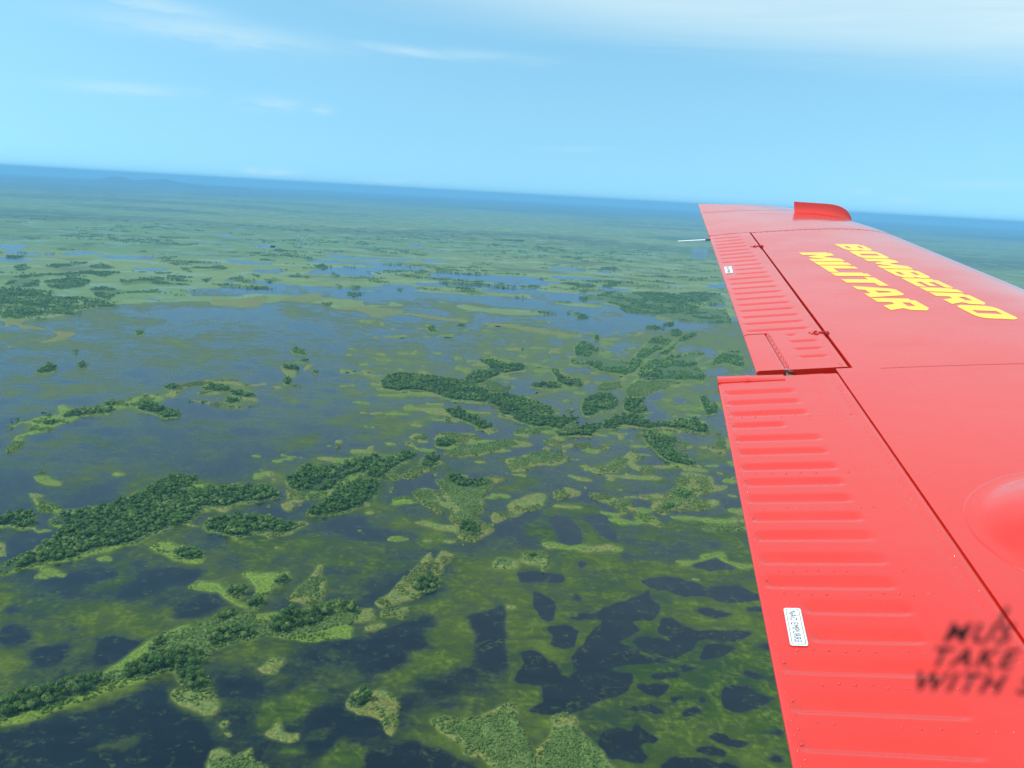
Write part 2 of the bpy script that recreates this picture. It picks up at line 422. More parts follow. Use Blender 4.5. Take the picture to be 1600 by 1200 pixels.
B -188,1159 -171,1167 -159,1145 -171,1137
B -301,1078 -291,1085 -257,1084 -270,1069 -288,1059
B -161,1061 -144,1069 -127,1061 -133,1047 -157,1046
G -337,1095 -309,1077 -298,1073 -292,1053 -299,1041 -316,1044 -325,1064
G -329,1037 -319,1044 -305,1035 -300,1016 -312,1012 -323,1023
G -301,1033 -291,1040 -292,1030
G -172,1091 -172,1114 -165,1115 -165,1087
G -401,997 -401,1007 -388,1004 -387,992
G -421,999 -414,1000 -408,991 -416,988
G -343,1020 -338,1028 -332,1014
S -342,1185 -334,1206 -315,1202 -296,1192 -326,1137
G -160,1151 -153,1196 -142,1210 -136,1167 -150,1140
G -138,1086 -129,1109 -122,1056
B -308,824 -301,839 -287,827 -265,834 -255,841 -254,824 -258,805 -285,802 -292,813
G -224,809 -225,830 -222,844 -222,862 -215,856 -215,835 -204,819 -202,811
S -224,809 -222,827 -214,832 -207,822 -210,811
G -306,1312 -299,1321 -288,1315 -300,1305
G -301,1290 -296,1300 -288,1290 -294,1280
G -242,1285 -237,1305 -227,1295 -235,1282
G -282,981 -262,979 -273,964 -295,939 -304,921 -317,932 -301,947 -286,962
B -475,1065 -472,1093 -444,1086 -433,1076 -440,1064 -465,1055
B -444,873 -438,889 -425,895 -408,884 -402,875 -401,860 -378,848 -363,850 -359,843 -366,839 -379,844 -405,850 -425,862
B -522,834 -505,853 -487,868 -474,875 -474,870 -494,850 -508,834 -526,820 -535,809 -549,800 -554,803 -539,815
B -597,962 -589,977 -575,979 -575,965 -587,954
B -667,1000 -660,998 -645,983 -619,978 -607,970 -607,956 -627,953 -644,974
B -605,900 -583,905 -577,900 -593,893
B -669,939 -660,944 -656,936 -663,930
G -718,1095 -716,1102 -707,1100 -706,1091 -711,1088
S -540,956 -527,962 -505,975 -499,962 -516,941 -530,935
G 217,1526 241,1539 269,1523 295,1503 319,1511 341,1499 358,1486 345,1483 317,1498 289,1497 262,1509 229,1519
G 324,1525 357,1518 378,1502 441,1497 439,1489 381,1490 350,1505
G 105,1429 160,1439 162,1432 105,1422
G 244,1453 261,1468 279,1491 272,1450 252,1443
G 341,1302 358,1308 358,1300 343,1291
G 328,1423 338,1424 351,1419 359,1402 342,1389 328,1376 325,1393
S 333,1424 350,1427 348,1404 331,1401
G 210,1447 221,1461 226,1442 215,1430
G 170,1373 180,1382 192,1370 178,1364
G 342,1455 348,1463 350,1453
G 389,1404 406,1414 424,1470 437,1472 423,1403 413,1363 401,1361 389,1383
S 403,1414 424,1470 437,1472 423,1403 411,1397
G 103,1379 130,1384 159,1378 156,1364 136,1367 102,1360
S 132,1381 149,1395 159,1378 153,1360 136,1371
G 146,1246 159,1260 178,1282 184,1302 204,1318 221,1354 237,1371 246,1351 245,1335 255,1326 238,1314 227,1302 233,1284 257,1276 255,1252 241,1249 222,1264 212,1281 214,1300 201,1298 207,1274 190,1259 179,1237 157,1236
S 180,1282 189,1302 207,1312 202,1285 185,1270
G 127,1246 133,1256 136,1247 130,1236
G 161,1203 171,1214 179,1206 169,1194
G 121,1169 126,1171 131,1160 125,1156
G 200,1244 208,1250 211,1243 204,1238
G 90,1134 105,1141 115,1132 112,1122 89,1115
G 129,1137 146,1142 165,1125 172,1121 187,1121 199,1101 206,1074 217,1058 220,1050 209,1061 198,1069 186,1090 179,1093 189,1067 185,1058 168,1078 164,1091 149,1103 139,1116
S 156,1099 163,1107 169,1097 161,1091
B 193,1055 202,1063 217,1058 221,1046 214,1030 203,1035
G 220,1054 226,1046 228,1021 222,1021 218,1033
G 281,1210 301,1230 323,1248 336,1235 355,1244 356,1221 351,1204 375,1197 365,1182 341,1171 316,1157 304,1181 290,1189
G 216,1157 223,1138 244,1149 254,1143 266,1165 281,1183 296,1169 314,1162 312,1146 296,1124 316,1132 337,1137 343,1126 325,1105 302,1088 280,1094 266,1078 258,1086 245,1071 238,1063 230,1069 223,1090 229,1105 237,1111 224,1119 217,1137
S 261,1159 281,1183 298,1170 310,1156 294,1124 275,1116 263,1091 241,1079 234,1092 249,1113 264,1124
S 283,1025 302,1031 328,1033 347,1037 347,1025 323,1016 298,1016
S -79,1835 -57,1827 -30,1782 -15,1811 -15,1773 -40,1730 -65,1737
G -248,1662 -233,1682 -224,1678 -229,1654
G -126,1643 -99,1627 -72,1644 -76,1627 -104,1621
G -226,1689 -181,1705 -180,1696 -222,1681
G -54,1626 -35,1589 -23,1542 -1,1513 -6,1508 -28,1536 -40,1568
G -64,1859 -47,1919 -15,1952 15,1984 15,1972 -15,1938 -44,1906 -61,1853
G -133,1927 -114,1940 -110,1919 -129,1907
G -113,2017 -102,2061 -89,2023 -105,2003
G -148,1561 -133,1539 -126,1475 -113,1469 -99,1490 -65,1443 -49,1413 -30,1433 -45,1447 -118,1528
G -60,1428 -45,1439 -27,1435 -49,1411
G -180,1354 -171,1383 -156,1381 -152,1366 -161,1343 -173,1343
G -243,1294 -236,1304 -230,1293 -234,1282 -241,1281
G -176,1317 -167,1322 -166,1311 -173,1308
S -2,1422 5,1448 20,1464 46,1464 66,1468 56,1449 30,1428 5,1417
G 67,1410 88,1430 99,1400 96,1385 79,1396
G 25,1807 62,1790 125,1817 121,1803 62,1780
G 73,2168 83,2265 128,2338 131,2319 89,2228 76,2152
S 54,2128 69,2141 68,2097 57,2086
S 78,2206 91,2229 87,2154 76,2143
G 114,1609 127,1637 131,1612 119,1590
G 107,1693 119,1707 127,1686 115,1684
G -149,2710 -58,2713 56,2656 121,2586 207,2564 204,2515 120,2549 34,2609 -65,2669
G -439,2318 -329,2374 -232,2404 -230,2382 -326,2348 -436,2297
G -4,2148 14,2171 18,2145 0,2134
S 276,1822 298,1891 330,1938 354,1930 411,1957 439,1937 395,1874 348,1814 307,1781 276,1775
S 212,1845 238,1890 269,1910 268,1858 240,1827 215,1821
G 122,2619 171,2573 225,2554 202,2524 152,2532 120,2569
G 272,2478 288,2440 303,2361 295,2359 276,2436
G 430,2705 461,2702 487,2697 427,2654
G 581,3120 624,3102 630,2979 579,3023
G 592,2552 624,2474 659,2402 643,2418 608,2490
G 274,1953 306,1974 290,1929 274,1925
B 321,1964 332,1953 304,1892 305,1919
G 145,1598 154,1571 173,1584 153,1557
G 116,1612 126,1639 131,1615 121,1593
G 103,1681 116,1706 128,1681
G 284,1788 322,1802 371,1844 427,1894 393,1861 331,1787 286,1765
G -1496,2247 -1453,2215 -1333,2166 -1273,2164 -1240,2132 -1232,2055 -1252,2002 -1286,1947 -1299,1892 -1313,1913 -1271,2005 -1265,2064 -1283,2119 -1334,2155 -1421,2159
G -1553,2275 -1548,2327 -1490,2298 -1465,2211 -1484,2171
B -899,1287 -898,1306 -893,1319 -889,1336 -878,1364 -857,1394 -891,1442 -887,1461 -859,1430 -832,1430 -818,1476 -804,1499 -764,1497 -742,1532 -738,1560 -718,1527 -729,1505 -754,1460 -777,1446 -787,1408 -811,1390 -809,1352 -822,1325 -817,1272 -837,1261 -839,1246 -817,1215 -809,1183 -813,1163 -813,1157 -824,1174 -838,1211 -857,1250 -841,1268 -855,1303 -870,1324 -888,1312 -885,1286 -890,1273
B -788,1512 -775,1546 -743,1564 -742,1532 -767,1502
G -731,1556 -737,1644 -703,1701 -692,1673 -723,1624 -707,1550
G -677,1536 -636,1535 -630,1520 -664,1524
G -685,1588 -664,1603 -658,1588
G -722,1676 -689,1710 -637,1722 -610,1689 -565,1712 -556,1695 -600,1678 -649,1686 -710,1646
G -683,1598 -635,1609 -626,1593 -669,1583
G -663,1534 -634,1535 -588,1523 -548,1515 -520,1532 -551,1499 -588,1502 -631,1519
G -596,1894 -591,1912 -566,1863 -534,1848 -518,1792 -526,1762 -547,1800 -584,1866
G -554,1670 -538,1699 -529,1708 -525,1676
G -512,1853 -507,1885 -510,1950 -526,1929 -516,1867 -486,1772
G -502,1701 -485,1731 -478,1693
G -599,1616 -548,1581 -527,1569 -555,1551
G -308,1324 -300,1334 -288,1324 -293,1311 -304,1309
G -301,1290 -294,1297 -288,1290 -295,1280
G -244,1285 -238,1305 -229,1295 -238,1283
G -1165,2923 -1097,2951 -1022,3110 -988,3039 -944,2806 -1006,2771 -1095,2782
G -663,2898 -577,2932 -492,2928 -403,2890 -394,2825 -455,2706 -493,2756 -548,2836 -607,2831
G -865,3271 -834,3285 -793,3122 -738,3103 -798,3016 -943,2996 -944,3036
G -419,2327 -332,2390 -328,2367
G -156,2694 -29,2711 88,2576 199,2520 71,2548 -79,2669
G -596,2880 -493,2920 -447,2700 -487,2686
G -440,2816 -352,2820 -168,2744 -181,2686 -324,2744
T1 -427,574 -421,585 -407,586 -396,594 -387,604 -378,615 -364,620 -359,612 -358,600 -368,588 -380,576 -391,566 -401,559 -412,550 -422,545 -438,569
T2 -342,616 -346,632 -337,646 -332,654 -315,648 -314,659 -299,666 -283,662 -283,649 -284,641 -269,622 -261,609 -265,601 -280,609 -297,624 -305,636 -316,628 -327,619
T3 -291,683 -280,699 -268,709 -252,708 -250,696 -267,686 -281,674
T3 -341,659 -343,672 -332,679 -329,668 -334,658
T3 -294,725 -281,738 -280,733 -289,722
T4 -308,781 -295,786 -286,776 -295,770
T4 -277,760 -271,767 -267,756 -273,753
T4 -273,774 -266,775 -262,758 -265,751
T4 -267,812 -258,820 -251,821 -259,805
T5 -239,712 -235,738 -226,750 -207,744 -197,758 -183,760 -176,750 -184,740 -192,726 -205,722 -217,708 -229,704
T5 -168,761 -161,769 -152,760 -152,746 -160,749
T6 -100,804 -95,824 -83,835 -72,826 -70,811 -82,799 -95,799
T7 -126,604 -119,616 -110,610 -106,602 -113,592 -121,594
T -128,1317 -126,1345 -115,1367 -99,1358 -100,1334 -113,1316
T -94,1162 -82,1176 -69,1153 -45,1163 -34,1153 -44,1134 -60,1126 -80,1131
T8 -63,974 -55,998 -37,978 -41,956 -56,958
T -141,1211 -143,1245 -133,1275 -114,1257 -113,1243 -125,1207
T 22,899 27,910 34,908 30,897
T -448,1067 -432,1072 -412,1078 -395,1089 -372,1095 -346,1077 -339,1062 -347,1050 -363,1042 -386,1034 -392,1013 -408,1006 -425,1008
T -345,1128 -335,1154 -330,1200 -310,1183 -286,1187 -268,1203 -251,1220 -230,1244 -192,1243 -173,1267 -155,1278 -160,1241 -177,1205 -190,1171 -196,1145 -214,1149 -225,1171 -244,1156 -256,1124 -260,1095 -275,1090 -300,1089 -316,1087 -332,1101
T -278,1009 -266,1036 -254,1069 -250,1097 -237,1121 -211,1131 -197,1139 -191,1105 -193,1067 -204,1035 -228,1007 -254,1003
T9 -400,947 -396,965 -378,977 -351,990 -321,980 -312,968 -285,967 -287,949 -302,938 -319,940 -333,939 -345,920 -371,929 -391,935
T -579,803 -577,824 -565,836 -566,854 -563,877 -569,905 -562,922 -561,953 -565,980 -552,992 -540,1013 -532,1030 -529,1056 -525,1091 -514,1122 -504,1123 -489,1108 -484,1120 -474,1098 -479,1081 -472,1054 -440,1064 -426,1020 -426,1010 -424,981 -427,958 -443,938 -449,925 -462,906 -466,886 -477,881 -493,867 -506,854 -517,838 -525,827 -541,818 -553,807 -561,799 -569,788 -579,781 -590,796
T -601,934 -597,953 -579,960 -570,970 -558,967 -559,936 -569,917 -588,919
T -674,920 -658,936 -641,947 -632,944 -614,915 -620,902 -640,908 -664,905
T10 -402,863 -401,877 -390,878 -372,867 -366,857 -375,850 -392,854
T 190,1525 221,1584 261,1611 289,1588 303,1546 327,1542 359,1575 408,1603 411,1558 420,1543 412,1508 389,1504 358,1523 321,1524 294,1511 269,1523 240,1530 217,1521 211,1495 194,1496
T 106,1451 132,1480 170,1525 191,1516 180,1481 162,1462 160,1442 105,1432
T 279,1491 292,1486 310,1450 331,1446 313,1412 315,1377 324,1344 334,1320 341,1302 324,1293 300,1302 285,1325 279,1364 273,1413 274,1459
T 270,1155 283,1172 300,1159 291,1138 275,1131
T 239,1088 246,1098 262,1096 250,1083
T -299,1758 -296,1811 -278,1856 -245,1850 -216,1843 -170,1834 -132,1823 -105,1803 -74,1747 -57,1703 -28,1721 2,1693 31,1666 59,1629 75,1591 73,1532 98,1547 128,1552 135,1544 104,1501 92,1464 72,1478 41,1476 12,1493 -9,1535 -32,1559 -39,1598 -57,1636 -83,1642 -123,1644 -154,1671 -173,1689 -199,1707 -224,1701 -253,1695 -284,1706
T -120,1839 -112,1896 -82,1948 -71,1996 -102,2069 -60,2064 -20,2041 18,2035 15,1987 -18,1956 -48,1927 -71,1864 -81,1821 -105,1803
T -133,1549 -117,1572 -99,1556 -108,1534 -75,1522 -68,1487 -46,1464 -53,1441 -63,1440 -83,1475 -99,1490 -116,1505
T 80,1437 107,1467 134,1489 131,1438 105,1429 87,1422
T 25,1813 47,1838 79,1845 104,1838 100,1805 56,1789
T 83,1989 101,2008 101,1934 129,1898 161,1892 158,1837 132,1825 109,1879 88,1945
T -288,2530 -270,2561 -255,2467 -276,2472
T -201,2624 -190,2654 -181,2617 -188,2575
T 179,2366 208,2437 243,2385 262,2291 256,2234 288,2190 326,2149 374,2285 413,2393 473,2561 508,2618 535,2557 504,2460 464,2367 418,2278 373,2178 324,2037 299,2002 269,2024 237,2046 198,2099 166,2091 146,2110 172,2194
T 360,2093 403,2186 466,2255 521,2306 579,2360 599,2346 553,2278 540,2222 528,2135 531,2029 514,1982 489,1990 452,1967 413,1972 357,1945 336,1982
T 532,2152 612,2258 680,2408 736,2424 708,2284 677,2173 642,2231 574,2180
T 152,1649 165,1716 198,1769 232,1783 241,1733 231,1666 205,1630 168,1583 152,1580
T 261,1726 277,1740 318,1738 293,1689 311,1662 300,1629 267,1622 251,1649
T 272,3573 327,3689 385,3667 442,3940 496,3912 504,3766 570,3894 683,3971 812,3977 961,4070 1079,4018 1005,3659 899,3659 792,3573 826,3464 948,3396 872,3032 778,3030 679,3026 632,3041 583,3188 506,3194 451,3174 447,3394 395,3538 286,3450
T 183,3074 228,3074 281,2979 229,2930
T 483,2815 532,2887 563,2800 500,2780
T 572,2901 622,2961 612,2914 576,2874
T 569,2763 609,2802 601,2696 572,2638 554,2657
T 600,2671 659,2740 647,2686 589,2596 481,2333 465,2291 453,2306 517,2443
T 270,2592 283,2596 274,2501 258,2507
T 234,4241 315,4220 403,4144 372,4015 291,4061 237,4151
T 427,4185 480,4302 524,4144 442,4134
T 604,4097 651,4147 626,4068
T 97,1910 135,1906 169,1848 155,1832 120,1849 96,1870
T 463,1792 476,1806 471,1726 487,1730 470,1663 442,1638 451,1701
T -2102,3105 -2091,3210 -1960,3129 -1882,2985 -1911,2929 -1991,2976 -2010,2967
T -1948,3135 -1934,3191 -1938,3291 -1865,3278 -1775,3174 -1739,3053 -1764,2956 -1833,2987
T -1677,2996 -1666,3089 -1566,3005 -1504,2992 -1453,3100 -1430,3005 -1504,2952 -1528,2902 -1481,2774 -1550,2816
T -1868,2752 -1890,2857 -1792,2823 -1738,2736 -1788,2714 -1813,2668
T -2218,3670 -2264,3855 -2207,3892 -2136,3720 -2148,3612
T -2071,3692 -2120,3874 -1968,3754 -1979,3681
T -2201,3256 -2079,3323 -2014,3503 -1936,3578 -1843,3570 -1840,3397 -1932,3460 -2025,3325 -2098,3180
T -1740,3291 -1708,3359 -1650,3416 -1569,3327 -1514,3304 -1397,3288 -1478,3225 -1603,3260 -1630,3151
T -1681,2468 -1668,2488 -1587,2419 -1588,2378 -1622,2392
T -1485,2605 -1463,2630 -1446,2590
T -1114,2193 -1107,2217 -1079,2183 -1093,2158
T -1135,1922 -1123,1925 -1110,1896
T -2345,3591 -2324,3672 -2259,3578 -2212,3419 -2282,3500
T -2670,4024 -2591,4037 -2554,3936 -2605,3925
T -2050,4288 -1951,4403 -1949,4269
T -2271,4563 -2251,4631 -2190,4521
T -1680,3858 -1655,3874 -1603,3737 -1634,3751
T -1726,3575 -1652,3678 -1630,3628
T -1616,3518 -1530,3536 -1515,3488 -1591,3475
T -1758,4185 -1736,4200 -1721,4129
T -844,1379 -838,1402 -827,1418 -807,1426 -780,1446 -771,1424 -791,1407 -814,1394 -831,1373
T -751,1471 -744,1487 -712,1479 -685,1465 -650,1444 -641,1424 -663,1406 -692,1427 -736,1445
T -916,1327 -906,1337 -897,1327
T -883,1371 -872,1382 -863,1366
T -853,1327 -839,1338 -828,1320 -843,1317
T -1083,1679 -1092,1723 -1104,1761 -1078,1754 -1059,1718 -1062,1678
T -1040,1778 -1043,1806 -1017,1769 -1012,1743
T -818,1471 -804,1489 -793,1462
T -756,1617 -757,1651 -735,1645 -726,1606
T -616,2083 -604,2106 -566,2078 -560,2042 -596,2050
T -566,1960 -534,1986 -534,1960
T -585,1881 -575,1916 -533,1879 -533,1855 -562,1863
T -497,1849 -479,1869 -475,1840
T -536,1732 -534,1767 -514,1744 -517,1710
T -673,1624 -673,1661 -638,1657 -619,1630 -642,1613
T -609,1602 -597,1629 -557,1608 -557,1590 -586,1590
T -600,1542 -593,1560 -570,1559 -576,1531
T -1648,3939 -1576,4061 -1603,4209 -1482,4039 -1505,3912
T -1331,3518 -1338,3698 -1235,3568 -1233,3455
T -1319,3774 -1274,3799 -1243,3686
T -1209,3642 -1181,3719 -1115,3630 -1146,3527
T -1121,3783 -1125,3915 -1015,3840 -1016,3743
T -1173,4351 -1170,4487 -1064,4251 -1070,4130
T -950,3909 -955,4046 -888,3908 -886,3780
T -746,3475 -744,3613 -694,3554 -693,3398
T -727,3333 -680,3306 -638,3302 -659,3202
T -1657,5171 -1649,5352 -1544,5221 -1565,5079
T -1526,4487 -1527,4584 -1429,4504
T -1913,4848 -1782,4913 -1819,4803
T -755,2974 -707,2994 -692,2887
T -537,3521 -502,3537 -494,3439
T -819,3548 -779,3540 -743,3375 -780,3460
T -1424,3442 -1408,3508 -1367,3360
T -800,4209 -714,4144 -716,4071
T 204,4187 312,4241 406,4114 296,4007
T 411,4173 508,4220 481,4095
T -257,3552 -205,3622 -154,3509 -216,3439
T -176,3940 -79,3988 -122,3808
T -323,7876 66,8041 41,7726 -222,7762
T -262,6972 -205,7198 -194,6865
T 123,6812 251,6854 182,6619
T 308,6719 381,6928 378,6657
T 422,5923 487,6061 470,5821
T 540,5238 656,5399 657,5136 543,5102
"""

# ------------------------------------------------------------------ helpers
RNG = np.random.default_rng(11)
random.seed(5)


def mat(name):
    m = bpy.data.materials.new(name)
    m.use_nodes = True
    m.node_tree.nodes.clear()
    t = NT(m.node_tree)
    out = t.n('ShaderNodeOutputMaterial')
    return m, t, out


def principled(t, out, **ins):
    b = t.n('ShaderNodeBsdfPrincipled')
    for k, v in ins.items():
        k = k.replace('_', ' ')
        if isinstance(v, tuple) and len(v) == 3:
            v = v + (1,)
        t.put(b, k, v)
    t.t.links.new(b.outputs[0], out.inputs['Surface'])
    return b


def link(name, me, parent=None, material=None, **props):
    o = bpy.data.objects.new(name, me)
    COL.objects.link(o)
    if parent is not None:
        o.parent = parent
    if material is not None and me is not None:
        me.materials.append(material)
    for k, v in props.items():
        o[k] = v
    return o


def np_mesh(name, verts, faces, smooth=False):
    """mesh from numpy arrays: verts (n,3), faces (m,3) or (m,4)"""
    me = bpy.data.meshes.new(name)
    verts = np.ascontiguousarray(verts, dtype=np.float32)
    faces = np.ascontiguousarray(faces, dtype=np.int32)
    k = faces.shape[1]
    me.vertices.add(len(verts))
    me.vertices.foreach_set('co', verts.ravel())
    me.loops.add(faces.size)
    me.loops.foreach_set('vertex_index', faces.ravel())
    me.polygons.add(len(faces))
    me.polygons.foreach_set('loop_start', np.arange(0, faces.size, k, dtype=np.int32))
    me.update(calc_edges=True)
    me.polygons.foreach_set('use_smooth', np.full(len(faces), smooth, dtype=bool))
    return me


def point_attr(me, name, arr):
    if arr.ndim == 1:
        a = me.attributes.new(name, 'FLOAT', 'POINT')
        a.data.foreach_set('value', arr.astype(np.float32))
    else:
        a = me.attributes.new(name, 'FLOAT_COLOR', 'POINT')
        c = np.ones((len(arr), 4), np.float32)
        c[:, :3] = arr
        a.data.foreach_set('color', c.ravel())


def vnoise(x, y, seed=0):
    """smooth value noise in 0..1"""
    xi, yi = np.floor(x), np.floor(y)
    fx, fy = x - xi, y - yi
    fx, fy = fx * fx * fx * (fx * (fx * 6 - 15) + 10), fy * fy * fy * (fy * (fy * 6 - 15) + 10)
    xi, yi = xi.astype(np.int64), yi.astype(np.int64)

    def h(a, b):
        v = (a * 374761393 + b * 668265263 + seed * 974634777) & 0xFFFFFFFF
        v = ((v ^ (v >> 13)) * 1274126177) & 0xFFFFFFFF
        v = ((v ^ (v >> 16)) * 2246822519) & 0xFFFFFFFF
        return ((v ^ (v >> 15)) & 0xFFFFFF) / float(0xFFFFFF)
    a, b, c, d = h(xi, yi), h(xi + 1, yi), h(xi, yi + 1), h(xi + 1, yi + 1)
    return (a * (1 - fx) + b * fx) * (1 - fy) + (c * (1 - fx) + d * fx) * fy


def fbm(x, y, oct=4, seed=0, gain=0.5):
    s = np.zeros_like(x)
    a, t = 1.0, 0.0
    for k in range(oct):
        c, sn = math.cos(k * 0.9), math.sin(k * 0.9)
        s += a * vnoise((x * c - y * sn) * 2 ** k, (x * sn + y * c) * 2 ** k, seed + k * 17)
        t += a
        a *= gain
    return s / t


def sstep(x, a, b):
    t = np.clip((x - a) / (b - a), 0, 1)
    return t * t * (3 - 2 * t)


# ------------------------------------------------------------------ the wetland's map (metres, x to the right of the flight line's view, y away)
# V floating or drowned weed, m thin weed, W open pool, w deeper water with soft borders, L flooded meadow, X pool in the meadow,
# B bright grass, S low shrubs, G yellowing grass, T trees (numbered where the trees are built one by one)
PATCHES = []
for ln in MAP.strip().splitlines():
    k, *p = ln.split()
    PATCHES.append((k, np.array([[float(v) for v in q.split(',')] for q in p])))

deps = np.concatenate([np.arange(46.0, 1.5, -0.072), np.geomspace(1.5, 0.46, 26)])
azs = np.concatenate([np.arange(-41.0, 20.5, 0.1), np.arange(20.5, 42.0, 0.3)])
rad = ALT / np.tan(np.radians(deps))
NR, NA = len(rad), len(azs)
RR, AA = np.meshgrid(rad, np.radians(azs), indexing='ij')
GX, GY = RR * np.sin(AA), RR * np.cos(AA)
# ragged outlines: every border is looked up at a position shaken by noise
w1 = np.clip(RR / 900, 0.7, 4.0)
def shake(x, y, w, seed):
    return w * (5.0 * (fbm(x / 9 / w, y / 9 / w, 3, seed) - 0.5) + 13.0 * (fbm(x / 34 / w, y / 34 / w, 3, seed + 1) - 0.5) + 22 * (fbm(x / 130 / w, y / 130 / w, 2, seed + 2) - 0.5))


PX, PY = GX + shake(GX, GY, w1, 103), GY + shake(GX, GY, w1, 207)


def inside(poly, X, Y):
    x0, y0 = poly.min(0)
    x1, y1 = poly.max(0)
    idx = np.nonzero((X > x0) & (X < x1) & (Y > y0) & (Y < y1))
    x, y = X[idx], Y[idx]
    c = np.zeros(len(x), bool)
    ax, ay = poly[-1]
    for bx, by in poly:
        if ay != by:
            c ^= ((ay > y) != (by > y)) & (x < (bx - ax) * (y - ay) / (by - ay) + ax)
        ax, ay = bx, by
    return tuple(i[c] for i in idx)


def blur(a, n):
    for _ in range(n):
        p = np.pad(a, 1, mode='edge')
        a = (p[:-2, 1:-1] + p[2:, 1:-1] + 2 * a) / 4
        p = np.pad(a, 1, mode='edge')
        a = (p[1:-1, :-2] + p[1:-1, 2:] + 2 * a) / 4
    return a


n_big = fbm(GX / 160, GY / 160, 4, 21)
n_mid = fbm(GX / 45, GY / 45, 4, 31)
n_fin = fbm(GX / 9, GY / 9, 3, 41)
n_fin = 0.5 + (n_fin - 0.5) * sstep(RR, 3200, 1200)            # too fine to see from there
n_mid = 0.5 + (n_mid - 0.5) * sstep(RR, 9000, 3500)
n_far = fbm(GX / 900, GY / 420, 5, 51)
n_far2 = fbm(GX / 2600, GY / 1300, 5, 61)
n_far3 = fbm(GX / 300, GY / 160, 4, 71)
lake = sstep(GX + 0.18 * GY, 120, -260) * sstep(RR, 1150, 1400)            # the broad open lake to the left
veil = sstep(n_big * 0.6 + n_mid * 0.25 + 0.15 * fbm(GX / 60 + GY / 300, GY / 18, 3, 131), 0.36, 0.60)
mere = sstep(RR, 1000, 1090) * sstep(RR, 2000, 1600) * sstep(GX, -260, -120)     # clearer water among the middle islands
thread = sstep(fbm(GX / 150 + GY / 500, GY / 26, 4, 611), 0.54, 0.66)
veg = (0.20 + 0.42 * veil) * (1 - 0.62 * lake) * (1 - 0.62 * mere) + 0.42 * thread * np.maximum(lake, 0.5 * mere)
veg = veg * sstep(RR, 3400, 2000) + 0.62 * sstep(n_far3, 0.44, 0.60) * sstep(RR, 1900, 2700)
dry = sstep(RR + 1500 * (n_far2 - 0.5) + 900 * (n_far - 0.5), 3100, 3600)       # beyond the lakes: flooded meadow
kind = np.zeros_like(RR)                       # 1 G, 2 B, 3 S, 4 T, 5 L
land = dry.copy()
kind[land > 0.5] = 5
islet = (fbm(GX / 52 + GY / 260, GY / 24, 4, 601) + 0.10 * (fbm(GX / 300, GY / 300, 2, 605) - 0.5) > 0.655 + 0.05 * sstep(RR, 1500, 1000)) & (RR > 900) & (RR < 2700) & (lake < 0.6)
kind[islet] = np.where(n_mid[islet] > 0.52, 1, 2)                   # scraps of floating meadow
land[islet] = 1
for k, poly in PATCHES:
    ii = inside(poly, PX, PY)
    if k in 'VmW':
        land[ii] = np.where(k == 'W', 0, land[ii])
        kind[ii] = np.where(k == 'W', 0, kind[ii])
    if k == 'V':
        veg[ii] = 0.85
    elif k == 'm':
        veg[ii] = 0.5
    elif k == 'W':
        veg[ii] = -0.30
    elif k == 'w':
        veg[ii] = np.minimum(veg[ii], 0.04)
    elif k == 'L':
        land[ii] = 1
        kind[ii] = 5
    elif k == 'X':
        land[ii] = 0
        kind[ii] = 0
        veg[ii] = 0.4
    else:
        land[ii] = 1
        kind[ii] = {'G': 1, 'B': 2, 'S': 3, 'T': 4}[k[0]]
# pools in the flooded meadow
pool = (n_far3 * 0.5 + n_far * 0.5 + 0.22 * sstep(RR + 2500 * (n_far2 - 0.5), 4200, 8500) + 0.03 * sstep(GX, -600, -1300) * sstep(RR, 6000, 3500))
land = np.where((kind == 5), land * sstep(pool, 0.42, 0.47), land)
wooded = (kind == 4) * 1.0
fringe = (blur(wooded, 4) + 0.30 * (n_fin - 0.5) > 0.16) & (kind == 0) & (RR < 2600)     # bushes and grass round the feet of the woods
kind[fringe] = np.where(n_mid[fringe] > 0.5, 3, 2)
land[fringe] = 1
FRINGE = fringe
land_s = blur(land, 1)
soft = np.where(GX > 60, 2.0, 5.0) * 1.0
vb2, vb8 = blur(veg, 3), blur(veg, 14)
k_soft = sstep(GX + 120 * (n_big - 0.5), 120, -40)            # crisp pools on the right, drifting weed on the left
veg = vb2 * (1 - k_soft) + vb8 * k_soft
streaks = fbm(GX / 60 + GY / 400, GY / 14, 4, 141)
veg = np.clip(veg * (0.72 + 0.56 * n_mid) + (0.55 * (n_mid - 0.5) + 0.40 * (streaks - 0.5)) * sstep(veg, 0.02, 0.3) + 0.30 * (n_fin - 0.5) * sstep(veg, 0.0, 0.2), 0, 1)
veg = np.clip(veg + 0.45 * sstep(blur(land, 9) + 0.2 * (n_mid - 0.5), 0.06, 0.5) * sstep(RR, 3500, 2500), 0, 1)     # weed thickens along every shore
hue = np.clip(0.5 + 1.6 * (n_big - 0.5) + 1.2 * (n_mid - 0.5), 0, 1)

ii, jj = np.meshgrid(np.arange(NR - 1), np.arange(NA - 1), indexing='ij')
v00 = ii * NA + jj
QUADS = np.stack([v00, v00 + 1, v00 + NA + 1, v00 + NA], -1).reshape(-1, 4)

